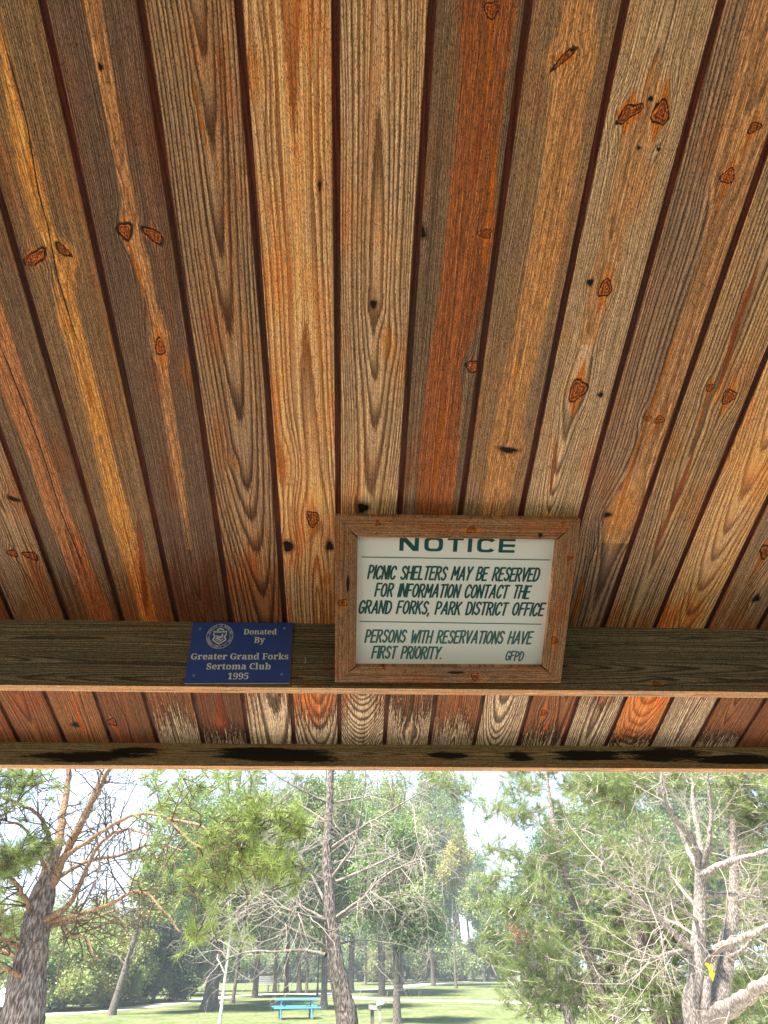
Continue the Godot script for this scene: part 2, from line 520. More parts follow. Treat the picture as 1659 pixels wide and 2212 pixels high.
func paint_sheets() -> void:
	grain_fine = noise_bytes(FastNoiseLite.TYPE_SIMPLEX, 0.16, 11, 2)
	grain_soft = noise_bytes(FastNoiseLite.TYPE_SIMPLEX_SMOOTH, 0.022, 23, 4)
	grain_cell = noise_bytes(FastNoiseLite.TYPE_SIMPLEX, 0.33, 37, 1)
	for b: int in board_look:
		var ks := []
		for c in knots:
			if c[0] == b:
				ks.append(knot_row(c))
		var rs := []
		for c in resin:
			if c[0] == b:
				rs.append(c)
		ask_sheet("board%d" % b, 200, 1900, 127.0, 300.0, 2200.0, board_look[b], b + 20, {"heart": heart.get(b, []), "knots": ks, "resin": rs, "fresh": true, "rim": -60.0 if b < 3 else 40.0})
	# the long timbers: s runs along x, 1000 mm = the middle
	for k in 4:
		ask_sheet("lamination%d" % k, 56, 2048, 44.0, -400.0, 2400.0, [[150, 132, 108], [88, 74, 58], [92, 70, 48], 2.6, 9.0 + 5.0 * k, [7.0, -6.0, 9.0, -5.0][k], [3.0, -4.0, 2.0, 5.0][k], [6.0, -8.0, 3.0, -4.0][k], 0.0], 60 + k, {"knots": [knot_row([0, [8, 4, -6, 2][k], [1340, -60, 620, 1760][k], 6, 9, 0, 0])], "tone": 0.80, "cast": Vector3(1.0, 0.97, 0.9)})
	ask_sheet("groove", 20, 1024, 13.0, 300.0, 2200.0, [[138, 74, 48], [100, 50, 32], [130, 70, 44], 3.0, 30.0, 4.0, 0.0, 3.0, 0.0], 69)
	ask_sheet("lit_underside", 40, 2048, 46.0, -400.0, 2400.0, [[190, 160, 118], [142, 110, 76], [190, 130, 80], 2.6, 20.0, 6.0, 0.0, 8.0, 0.0], 71)  # same wood made paler and warmer: light from below put into its colour
	ask_sheet("fascia", 96, 2048, 84.0, -400.0, 2400.0, [[164, 146, 120], [104, 88, 70], [140, 110, 80], 2.6, 16.0, 5.0, 4.0, -12.0, 0.0], 75, {"tone": 0.84, "cast": Vector3(1.0, 0.97, 0.89),
		"blots": [[190.0, 8.0, 190.0, 20.0], [330.0, -12.0, 90.0, 14.0], [700.0, -16.0, 150.0, 12.0], [790.0, 4.0, 170.0, 26.0], [1290.0, 0.0, 56.0, 17.0], [1515.0, 0.0, 46.0, 16.0], [1740.0, -4.0, 110.0, 22.0], [1990.0, -8.0, 160.0, 22.0], [2210.0, 4.0, 150.0, 20.0]]})
	ask_sheet("rail", 72, 720, 50.0, 0.0, 600.0, [[162, 132, 104], [140, 110, 84], [176, 120, 80], 2.2, 30.0, 8.0, 0.0, 18.0, 0.0], 81, {"knots": [knot_row([0, 4, 310, 8, 9, 0, 0]), knot_row([0, -10, 95, 6, 5, 0, 0]), knot_row([0, 14, 470, 4, 4, 0, 1]), knot_row([0, -14, 520, 5, 4, 0, 0])]})
	ask_sheet("rail_lower", 72, 720, 50.0, 0.0, 600.0, [[160, 129, 100], [136, 105, 78], [176, 120, 80], 2.4, 22.0, -9.0, 0.0, -12.0, 0.0], 83, {"knots": [knot_row([0, -8, 215, 9, 8, 0, 0]), knot_row([0, 16, 440, 5, 4, 0, 0])], "blots": [[262.0, 4.0, 30.0, 5.0]]})
	ask_sheet("post", 128, 1024, 140.0, 0.0, 2400.0, [[128, 108, 84], [78, 62, 48], [150, 110, 74], 3.0, 40.0, 12.0, 0.0, 10.0, 0.0], 87)
	var job := WorkerThreadPool.add_group_task(sheet_task, sheets.size(), -1, true)
	WorkerThreadPool.wait_for_group_task_completion(job)
	for q in sheets:
		var a := Image.create_from_data(q.w, q.h, false, Image.FORMAT_RGB8, q.out)
		var b := Image.create_from_data(q.w, q.h, false, Image.FORMAT_L8, q.hgt)
		sheet_tex[q.name] = [ImageTexture.create_from_image(a), ImageTexture.create_from_image(b)]


func wood(called: String, relief := 0.12, rough := 0.82) -> StandardMaterial3D:
	var m := StandardMaterial3D.new()
	m.albedo_texture = sheet_tex[called][0]
	m.roughness = rough
	m.metallic_specular = 0.35
	m.heightmap_enabled = true
	m.heightmap_texture = sheet_tex[called][1]
	m.heightmap_scale = relief
	return m


# ---------------------------------------------------------------- the shelter
func ceil_y(reach: float) -> float:
	return EYE + CEIL - SLOPE * reach


func board_mesh() -> ArrayMesh:
	# a channel board: a face 127 mm wide with eased edges, and beside it the recessed tongue that shows in the groove
	var len_axis := Vector3(0, -SLOPE, -1).normalized()
	var down := Vector3(0, -1, SLOPE).normalized()
	var stops := [RIDGE + 0.012, -0.95, 0.30, EAVE]
	var vs := [0.02, 0.66, 0.0, 0.9979]
	var face := Shape.new()
	var groove := Shape.new()
	var f := 0.0635
	var e := 0.0016
	for i in 3:
		var a := Vector3(0, ceil_y(stops[i]), -stops[i])
		var b := Vector3(0, ceil_y(stops[i + 1]), -stops[i + 1])
		var strip := func(sh: Shape, x0: float, d0: float, x1: float, d1: float, u0: float, u1: float):
			sh.quad(a + Vector3(x0, 0, 0) - down * d0, a + Vector3(x1, 0, 0) - down * d1, b + Vector3(x1, 0, 0) - down * d1, b + Vector3(x0, 0, 0) - down * d0, Vector2(u0, vs[i]), Vector2(u1, vs[i]), Vector2(u1, vs[i + 1]), Vector2(u0, vs[i + 1]))
		strip.call(face, -f + e, 0.0, f - e, 0.0, 0.0126, 0.9874)
		strip.call(face, -f, e, -f + e, 0.0, 0.0, 0.0126)
		strip.call(face, f - e, 0.0, f, e, 0.9874, 1.0)
		strip.call(groove, -f, 0.0085, -f, e, 0.0, 1.0)
		strip.call(groove, f, e, f, 0.0085, 0.0, 1.0)
		strip.call(groove, f, 0.0085, f + 0.0130, 0.0085, 0.0, 1.0)
		strip.call(groove, f + 0.0130, 0.020, -f, 0.020, 0.0, 1.0)
	var tip := Vector3(0, ceil_y(EAVE), -EAVE)
	groove.quad(tip + Vector3(-f, 0, 0), tip + Vector3(f, 0, 0), tip + Vector3(f, 0, 0) - down * 0.02, tip + Vector3(-f, 0, 0) - down * 0.02)
	var am := ArrayMesh.new()
	face.into(am)
	groove.into(am)
	return am


func timber(x0: float, x1: float, prof: PackedVector2Array, mats: Array, called: String, parent: Node3D) -> MeshInstance3D:
	# prof: (reach, height) round the section, first edge = the face towards the room, second = the underside
	var am := ArrayMesh.new()
	var n := prof.size()
	for k in n:
		var sh := Shape.new()
		var a := prof[k]
		var b := prof[(k + 1) % n]
		var v0 := (x0 * 1000.0 + 1400.0) / 2800.0
		var v1 := (x1 * 1000.0 + 1400.0) / 2800.0
		sh.quad(Vector3(x0, b.y, -b.x), Vector3(x1, b.y, -b.x), Vector3(x1, a.y, -a.x), Vector3(x0, a.y, -a.x), Vector2(1, v0), Vector2(1, v1), Vector2(0, v1), Vector2(0, v0))
		if k == n - 1:
			for x: float in [x0, x1]:
				for j in range(1, n - 1):
					sh.tri(Vector3(x, prof[0].y, -prof[0].x), Vector3(x, prof[j].y, -prof[j].x), Vector3(x, prof[j + 1].y, -prof[j + 1].x))
		sh.into(am)
	var o := part(called, am, null, parent)
	for k in n:
		o.set_surface_override_material(k, mats[mini(k, mats.size() - 1)])
	return o


func build_shelter() -> void:
	var shelter := thing("picnic_shelter", "timber picnic shelter with sloping board ceiling and dark beams", "shelter")
	var mesh := board_mesh()
	var stain := StandardMaterial3D.new()     # the groove keeps its red-brown stain
	stain.albedo_texture = sheet_tex["groove"][0]
	stain.roughness = 0.8
	var faces := {}
	for b: int in board_look:
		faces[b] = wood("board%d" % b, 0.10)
	var spare := board_look.keys()
	for b in range(-27, 36):
		for side in 2:
			var use: int = b if b in faces and side == 0 else spare[(b * 7 + side * 5 + 400) % spare.size()]
			var o := MeshInstance3D.new()
			o.name = "ceiling_board"
			o.mesh = mesh
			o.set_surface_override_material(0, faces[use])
			o.set_surface_override_material(1, stain)
			shelter.add_child(o, true)
			var x := JOINT0 + MODULE * (b - 0.5)
			if side == 0:
				o.position = Vector3(x, 0, 0)
			else:
				o.position = Vector3(x, 0, -RIDGE * 2.0)
				o.rotation.y = PI
	var x0 := JOINT0 - MODULE * 28.0
	var x1 := JOINT0 + MODULE * 35.0
	var top := paint(Color(0.06, 0.055, 0.05))
	for side in 2:
		var sh := Shape.new()
		var r0 := RIDGE
		var r1 := EAVE + 0.06
		var lift := 0.0235
		var p := [Vector2(r0, ceil_y(r0) + lift), Vector2(r1, ceil_y(r1) + lift), Vector2(r1, ceil_y(r1) + lift + 0.04), Vector2(r0, ceil_y(r0) + lift + 0.04)]
		for k in 4:
			var a: Vector2 = p[k]
			var b: Vector2 = p[(k + 1) % 4]
			sh.quad(Vector3(x0, a.y, -a.x), Vector3(x1, a.y, -a.x), Vector3(x1, b.y, -b.x), Vector3(x0, b.y, -b.x))
		for x: float in [x0, x1]:
			sh.quad(Vector3(x, p[0].y, -p[0].x), Vector3(x, p[1].y, -p[1].x), Vector3(x, p[2].y, -p[2].x), Vector3(x, p[3].y, -p[3].x))
		var o := part("roof_covering", sh.mesh(), top, shelter)
		if side == 1:
			o.position = Vector3(0, 0, -RIDGE * 2.0)
			o.rotation.y = PI
			o.position.x = x0 + x1
	# front beam: four glued laminations
	var under := wood("lit_underside", 0.05)  # beam wood with the ground light painted in
	var post_wood := wood("post", 0.1)
	var beam_top := ceil_y(BEAM_REACH) - 0.001
	var beam_bottom := EYE + 0.567
	var back := BEAM_REACH + 0.044
	for side in 2:
		var beam := Node3D.new()
		beam.name = "beam"
		shelter.add_child(beam, true)
		var step := (beam_top - beam_bottom) / 4.0
		for k in 4:
			var hi := beam_top - step * k
			var lo := hi - step + 0.0005
			var set_back: float = [0.0012, 0.0, 0.0009, 0.0003][k]
			var hi_back := hi if k > 0 else ceil_y(back) - 0.001
			var mats := [wood("lamination%d" % k, 0.09), under if k == 3 else wood("lamination%d" % k), under]
			timber(x0 + 0.05, x1 - 0.05, PackedVector2Array([Vector2(BEAM_REACH + set_back, hi), Vector2(BEAM_REACH + set_back, lo), Vector2(back, lo), Vector2(back, hi_back)]), mats, "lamination", beam)
		var fb := FASCIA_REACH + 0.05
		timber(x0, x1, PackedVector2Array([Vector2(FASCIA_REACH, ceil_y(FASCIA_REACH) - 0.001), Vector2(FASCIA_REACH, EYE + 0.500), Vector2(fb, EYE + 0.500), Vector2(fb, ceil_y(fb) - 0.001)]), [wood("fascia", 0.09), under, under], "eave_board", shelter)
		if side == 1:
			beam.position = Vector3(x0 + x1, 0, -RIDGE * 2.0)
			beam.rotation.y = PI
			var o: Node3D = shelter.get_child(shelter.get_child_count() - 1)
			o.position = Vector3(x0 + x1, 0, -RIDGE * 2.0)
			o.rotation.y = PI
	# posts stand under the beams, outside the picture
	for px: float in [-3.4, 3.55]:
		for pz: float in [-1.672, -RIDGE * 2.0 + 1.672]:
			var sh := Shape.new()
			sh.box(Vector3(0, beam_bottom * 0.5 - 0.001, 0), Vector3(0.14, beam_bottom - 0.002, 0.14), Basis(), 0.008)
			part("post", sh.mesh(), post_wood, shelter, Vector3(px, 0, pz))


# ---------------------------------------------------------------- sign writing
var glyphs := {
	"A": [0.54, [[0.0, 0.0, 0.16, 0.5, 0.30, 1.0, 0.42, 0.5, 0.52, 0.0], [0.09, 0.30, 0.47, 0.33]]],
	"B": [0.46, [[0.02, 0.0, 0.0, 1.0, 0.26, 1.0, 0.40, 0.90, 0.41, 0.70, 0.30, 0.56, 0.03, 0.53], [0.28, 0.55, 0.44, 0.44, 0.46, 0.20, 0.34, 0.04, 0.02, 0.0]]],
	"C": [0.46, [[0.46, 0.78, 0.40, 0.94, 0.26, 1.0, 0.10, 0.90, 0.01, 0.62, 0.01, 0.34, 0.09, 0.08, 0.22, 0.0, 0.36, 0.05, 0.45, 0.22]]],
	"D": [0.48, [[0.02, 0.0, 0.0, 1.0, 0.22, 0.99, 0.40, 0.84, 0.48, 0.52, 0.42, 0.18, 0.26, 0.03, 0.02, 0.0]]],
	"E": [0.42, [[0.42, 1.0, 0.0, 0.99, 0.01, 0.0, 0.42, 0.02], [0.02, 0.53, 0.35, 0.54]]],
	"F": [0.40, [[0.42, 1.0, 0.0, 0.99, 0.0, 0.0], [0.02, 0.52, 0.34, 0.53]]],
	"G": [0.48, [[0.46, 0.82, 0.38, 0.96, 0.24, 1.0, 0.09, 0.88, 0.01, 0.6, 0.02, 0.3, 0.10, 0.06, 0.24, 0.0, 0.38, 0.06, 0.46, 0.22, 0.47, 0.44, 0.29, 0.44]]],
	"H": [0.46, [[0.0, 0.0, 0.0, 1.0], [0.46, 0.0, 0.46, 1.0], [0.0, 0.52, 0.46, 0.52]]],
	"I": [0.02, [[0.01, 0.0, 0.01, 1.0]]],
	"K": [0.46, [[0.0, 0.0, 0.0, 1.0], [0.44, 1.0, 0.02, 0.46], [0.15, 0.60, 0.47, 0.0]]],
	"L": [0.36, [[0.0, 1.0, 0.0, 0.01, 0.38, 0.02]]],
	"M": [0.60, [[0.0, 0.0, 0.04, 1.0, 0.29, 0.36, 0.56, 1.0, 0.58, 0.0]]],
	"N": [0.48, [[0.0, 0.0, 0.01, 1.0, 0.45, 0.0, 0.48, 1.0]]],
	"O": [0.50, [[0.25, 1.0, 0.09, 0.89, 0.01, 0.62, 0.01, 0.36, 0.08, 0.10, 0.24, 0.0, 0.40, 0.10, 0.48, 0.36, 0.48, 0.64, 0.41, 0.90, 0.25, 1.0]]],
	"P": [0.42, [[0.01, 0.0, 0.0, 1.0, 0.26, 0.99, 0.41, 0.86, 0.41, 0.66, 0.28, 0.49, 0.02, 0.47]]],
	"R": [0.46, [[0.01, 0.0, 0.0, 1.0, 0.28, 0.99, 0.42, 0.87, 0.41, 0.68, 0.28, 0.52, 0.02, 0.50], [0.20, 0.50, 0.46, 0.0]]],
	"S": [0.42, [[0.42, 0.84, 0.33, 0.97, 0.19, 1.0, 0.06, 0.90, 0.03, 0.74, 0.12, 0.60, 0.30, 0.49, 0.41, 0.34, 0.39, 0.14, 0.26, 0.01, 0.12, 0.02, 0.0, 0.16]]],
	"T": [0.44, [[0.0, 0.98, 0.46, 1.0], [0.23, 0.99, 0.22, 0.0]]],
	"V": [0.48, [[0.0, 1.0, 0.22, 0.0, 0.50, 1.0]]],
	"W": [0.68, [[0.0, 1.0, 0.15, 0.0, 0.35, 0.72, 0.50, 0.0, 0.70, 1.0]]],
	"Y": [0.46, [[0.0, 1.0, 0.22, 0.48, 0.48, 1.0], [0.22, 0.48, 0.20, 0.0]]],
	"U": [0.46, [[0.0, 1.0, 0.0, 0.3, 0.08, 0.06, 0.23, 0.0, 0.38, 0.06, 0.46, 0.3, 0.46, 1.0]]],
	"1": [0.14, [[0.0, 0.8, 0.12, 1.0, 0.12, 0.0]]],
	"2": [0.42, [[0.0, 0.8, 0.12, 0.98, 0.32, 0.97, 0.42, 0.78, 0.34, 0.55, 0.0, 0.02, 0.44, 0.02]]],
	"9": [0.42, [[0.40, 0.75, 0.30, 0.97, 0.12, 0.97, 0.0, 0.75, 0.10, 0.52, 0.30, 0.5, 0.41, 0.72, 0.38, 0.3, 0.22, 0.0]]],
	",": [0.06, [[0.04, 0.05, 0.0, -0.16]]],
	".": [0.05, [[0.01, 0.02, 0.03, 0.02]]],
}


func ribbon(sh: Shape, pts: PackedVector2Array, half: float, z: float) -> float:
	for i in pts.size():
		z += 0.000006
		sh.disc(Vector3(pts[i].x, pts[i].y, z), Vector3.RIGHT, Vector3.UP, half, 10)
		if i + 1 < pts.size():
			var d := (pts[i + 1] - pts[i]).normalized()
			var s := Vector2(-d.y, d.x) * half
			z += 0.000006
			sh.quad(Vector3(pts[i].x + s.x, pts[i].y + s.y, z), Vector3(pts[i + 1].x + s.x, pts[i + 1].y + s.y, z), Vector3(pts[i + 1].x - s.x, pts[i + 1].y - s.y, z), Vector3(pts[i].x - s.x, pts[i].y - s.y, z))
	return z


func brush_line(text: String, from: Vector2, to: Vector2, high: float, z: float, pen := 0.074) -> ArrayMesh:
	var gap := 0.20
	var total := -gap
	for ch in text:
		total += gap + (0.30 if ch == " " else float(glyphs[ch][0]))
	var slant := 0.17
	var wide := (to.x - from.x - slant * high * 0.7) / total
	var sh := Shape.new()
	var x := 0.0
	var hand := RandomNumberGenerator.new()
	hand.seed = text.hash()
	for ch in text:
		if ch == " ":
			x += 0.30 + gap
			continue
		var lean := hand.randf_range(-0.012, 0.012)
		var lift := hand.randf_range(-0.02, 0.02)
		for st: Array in glyphs[ch][1]:
			var pts := PackedVector2Array()
			for i in range(0, st.size(), 2):
				var gy: float = st[i + 1] + lift
				var base := lerpf(from.y, to.y, (x + st[i]) / total)
				pts.append(Vector2(from.x + (x + st[i]) * wide + (slant + lean) * gy * high, base + gy * high))
			ribbon(sh, pts, pen * high, z)
		x += float(glyphs[ch][0]) + gap
	return sh.mesh()


func build_sign() -> void:
	var ax := Vector3(1.0, 0.0073, 0.0).normalized()
	var ay := Vector3(-0.0045, 0.6229, 0.7823).normalized()
	var az := ax.cross(ay).normalized()
	var sign_ := thing("notice_sign", "white notice sign with green lettering in a brown mitred wood frame", "sign", Vector3(0.2272, EYE + 0.7157, -1.4625) + az * 0.010)
	sign_.basis = Basis(ax, ay, az)
	var w := 0.280
	var h := 0.2145
	var r := 0.0505
	var deep := 0.019
	var mats := [wood("rail", 0.06), wood("rail_lower", 0.06)]
	# four mitred rails: front, inner edge, outer edge, back
	var out := [Vector2(-w, h), Vector2(w, h), Vector2(w - 0.001, -h), Vector2(-w, -h)]
	var inn := [Vector2(-w + r, h - r), Vector2(w - r, h - r), Vector2(w - r, -h + r - 0.006), Vector2(-w + r, -h + r - 0.006)]
	for k in 4:
		var a: Vector2 = out[k]
		var b: Vector2 = out[(k + 1) % 4]
		var c: Vector2 = inn[(k + 1) % 4]
		var d: Vector2 = inn[k]
		var along := (b - a).normalized()
		var slip := along * 0.0004
		a += slip
		d += slip
		b -= slip
		c -= slip
		var sh := Shape.new()
		var uv := func(p: Vector2) -> Vector2:
			return Vector2(clampf(absf((p - a).dot(Vector2(-along.y, along.x))) / r, 0.0, 1.0), ((p - a).dot(along)) / 0.6)
		var f := 0.002
		var ns := Vector2(along.y, -along.x)   # towards the opening
		var a2 := a + ns * f
		var b2 := b + ns * f
		var c2 := c - ns * f
		var d2 := d - ns * f
		var z3 := func(p: Vector2, z: float) -> Vector3:
			return Vector3(p.x, p.y, z)
		sh.quad(z3.call(a2, 0.0), z3.call(b2, 0.0), z3.call(c2, 0.0), z3.call(d2, 0.0), uv.call(a2), uv.call(b2), uv.call(c2), uv.call(d2))
		sh.quad(z3.call(a, -f), z3.call(b, -f), z3.call(b2, 0.0), z3.call(a2, 0.0), uv.call(a), uv.call(b), uv.call(b2), uv.call(a2))
		sh.quad(z3.call(d2, 0.0), z3.call(c2, 0.0), z3.call(c, -f), z3.call(d, -f), uv.call(d2), uv.call(c2), uv.call(c), uv.call(d))
		sh.quad(z3.call(d, -f), z3.call(c, -f), z3.call(c, -deep), z3.call(d, -deep), uv.call(d), uv.call(c), uv.call(c), uv.call(d))
		sh.quad(z3.call(a, -deep), z3.call(b, -deep), z3.call(b, -f), z3.call(a, -f), uv.call(a), uv.call(b), uv.call(b), uv.call(a))
		sh.quad(z3.call(b, -deep), z3.call(a, -deep), z3.call(d, -deep), z3.call(c, -deep))
		sh.quad(z3.call(a, -deep), z3.call(a, 0.0 - f), z3.call(d, 0.0 - f), z3.call(d, -deep))
		sh.quad(z3.call(b, -deep), z3.call(c, -deep), z3.call(c, -f), z3.call(b, -f))
		part("frame_rail", sh.mesh(), mats[k / 2], sign_)
	var panel_mat := paint(Color(0.84, 0.84, 0.83), 0.35)
	var face := Shape.new()
	face.box(Vector3(0, -0.003, -0.0155), Vector3((w - r) * 2.0 + 0.012, (h - r) * 2.0 + 0.018, 0.003))
	var panel := part("panel", face.mesh(), panel_mat, sign_)
	var z := -0.0138
	var green := paint(Color(0.010, 0.085, 0.078), 0.4)
	var faded := paint(Color(0.052, 0.150, 0.138), 0.5)
	# NOTICE in heavy wide letters, its top edge tucked under the frame
	var y := 0.1265
	var t := 0.0352
	var big := Shape.new()
	var rect := func(x0: float, y0: float, x1: float, y1: float):
		big.quad(Vector3(x0, y1, z), Vector3(x1, y1, z), Vector3(x1, y0, z), Vector3(x0, y0, z))
	var tilt := -0.0082
	var st := 0.0098
	var bar := 0.0066
	var base := Vector2(-0.1338, y)
	rect.call(base.x, y, base.x + st, y + t)
	rect.call(base.x + 0.045 - st, y, base.x + 0.045, y + t)
	big.quad(Vector3(base.x + st + 0.00002, y + t, z), Vector3(base.x + st + 0.0035, y + t, z), Vector3(base.x + 0.045 - st - 0.00002, y, z), Vector3(base.x + 0.045 - st - 0.0035, y, z))
	big.tri(Vector3(base.x + st, y + t, z), Vector3(base.x + 0.045 - st - 0.0035, y, z), Vector3(base.x + st, y + t - 0.012, z))
	big.tri(Vector3(base.x + 0.045 - st, y, z), Vector3(base.x + st + 0.0035, y + t, z), Vector3(base.x + 0.045 - st, y + 0.012, z))
	for ring_ in [[0.0578, 0.0435, true], [0.181, 0.042, false]]:
		var cx: float = base.x + ring_[0] + ring_[1] * 0.5
		var rx: float = ring_[1] * 0.5
		var cy := y + t * 0.5
		for k in 40:
			var a0 := TAU * k / 40.0
			var a1 := TAU * (k + 1) / 40.0
			if not ring_[2] and (absf(wrapf(a0, -PI, PI)) < 0.40 or absf(wrapf(a1, -PI, PI)) < 0.40):
				continue
			var pw := func(an: float, ex: float, hx: float, hy: float) -> Vector3:
				return Vector3(cx + signf(cos(an)) * pow(absf(cos(an)), ex) * hx, cy + signf(sin(an)) * pow(absf(sin(an)), ex) * hy, z)
			big.quad(pw.call(a1, 0.55, rx, t * 0.5), pw.call(a0, 0.55, rx, t * 0.5), pw.call(a0, 0.55, rx - st, t * 0.5 - bar), pw.call(a1, 0.55, rx - st, t * 0.5 - bar))
	rect.call(base.x + 0.1114, y + t - bar, base.x + 0.1489, y + t)
	rect.call(base.x + 0.1252, y, base.x + 0.1252 + st, y + t - bar)
	rect.call(base.x + 0.1594, y, base.x + 0.1594 + st, y + t)
	rect.call(base.x + 0.232, y, base.x + 0.232 + st, y + t)
	for e: float in [0.0, (t - bar) * 0.5, t - bar]:
		rect.call(base.x + 0.232 + st, y + e, base.x + 0.270, y + e + bar)
	var head := part("lettering", big.mesh(), green, panel)
	head.rotation.z = tilt
	for l in [["PICNIC SHELTERS MAY BE RESERVED", Vector2(-0.2044, 0.0568), Vector2(0.2020, 0.0537), 0.0325, green], ["FOR INFORMATION CONTACT THE", Vector2(-0.1866, 0.0117), Vector2(0.1845, 0.0090), 0.0325, green], ["GRAND FORKS, PARK DISTRICT OFFICE", Vector2(-0.2251, -0.0326), Vector2(0.2225, -0.0364), 0.0322, green], ["PERSONS WITH RESERVATIONS HAVE", Vector2(-0.2081, -0.1104), Vector2(0.2000, -0.1128), 0.0325, faded], ["FIRST PRIORITY.", Vector2(-0.1910, -0.1542), Vector2(-0.0179, -0.1555), 0.0322, faded], ["GFPD", Vector2(0.1382, -0.1583), Vector2(0.1830, -0.1599), 0.0245, faded]]:
		part("lettering", brush_line(l[0], l[1], l[2], l[3], z), l[4], panel)
	for l in [[Vector2(-0.2195, 0.1111), Vector2(0.2213, 0.1083)], [Vector2(-0.2217, -0.0550), Vector2(0.2180, -0.0596)]]:
		var sh := Shape.new()
		ribbon(sh, PackedVector2Array(l), 0.0011, z)
		part("rule_line", sh.mesh(), green, panel)
	var steel := paint(Color(0.16, 0.15, 0.14), 0.45)
	steel.metallic = 0.6
	for p: Vector2 in [Vector2(-0.2682, 0.1063), Vector2(-0.2685, -0.1421), Vector2(0.2685, 0.1061), Vector2(0.2665, -0.1065), Vector2(-0.1297, 0.2027), Vector2(-0.0042, 0.1928), Vector2(0.0565, 0.2032), Vector2(0.002, -0.1971), Vector2(-0.2621, 0.1952)]:
		var sh := Shape.new()
		screw_head(sh, Vector3(p.x, p.y, 0.0), 0.0030)
		part("screw", sh.mesh(), steel, sign_)


func screw_head(sh: Shape, c: Vector3, r: float) -> void:
	# a shallow dome with a cross recess left as four lobes
	var rings := [[r, 0.0003], [r * 0.8, 0.0011], [r * 0.35, 0.0015]]
	for i in 2:
		for j in 12:
			var a0 := TAU * j / 12.0
			var a1 := TAU * (j + 1) / 12.0
			var p := func(q: Array, an: float) -> Vector3:
				return c + Vector3(cos(an) * q[0], sin(an) * q[0], q[1])
			sh.quad(p.call(rings[i], a1), p.call(rings[i], a0), p.call(rings[i + 1], a0), p.call(rings[i + 1], a1))
	sh.disc(c + Vector3(0, 0, 0.0009), Vector3.RIGHT, Vector3.UP, r * 0.36, 8)


func serif(text: String, left: float, right_: float, base: float, high: float, z: float, mat: Material, parent: Node3D) -> void:
	var font := SystemFont.new()
	font.font_names = PackedStringArray(["Droid Serif"])
	font.font_weight = 700
	var tm := TextMesh.new()
	tm.text = text
	tm.font = font
	tm.font_size = 64
	tm.pixel_size = 0.001
	tm.depth = 0.0
	tm.curve_step = 1.0
	tm.horizontal_alignment = HORIZONTAL_ALIGNMENT_LEFT
	var arr := tm.get_mesh_arrays()
	var vv: PackedVector3Array = arr[Mesh.ARRAY_VERTEX]
	var lo := Vector3(9, 9, 9)
	var hi := -lo
	for p in vv:
		lo = lo.min(p)
		hi = hi.max(p)
	var base_y := lo.y
	if "y" in text:
		base_y = lo.y + (hi.y - lo.y) * 0.235
	var sx := (right_ - left) / (hi.x - lo.x)
	var sy := high / (hi.y - base_y)
	for i in vv.size():
		vv[i] = Vector3(left + (vv[i].x - lo.x) * sx, base + (vv[i].y - base_y) * sy, z)
	arr[Mesh.ARRAY_VERTEX] = vv
	var nn: PackedVector3Array = arr[Mesh.ARRAY_NORMAL]
	nn.fill(Vector3(0, 0, 1))
	arr[Mesh.ARRAY_NORMAL] = nn
	arr[Mesh.ARRAY_TANGENT] = null
	var am := ArrayMesh.new()
	am.add_surface_from_arrays(Mesh.PRIMITIVE_TRIANGLES, arr)
	part("lettering", am, mat, parent)


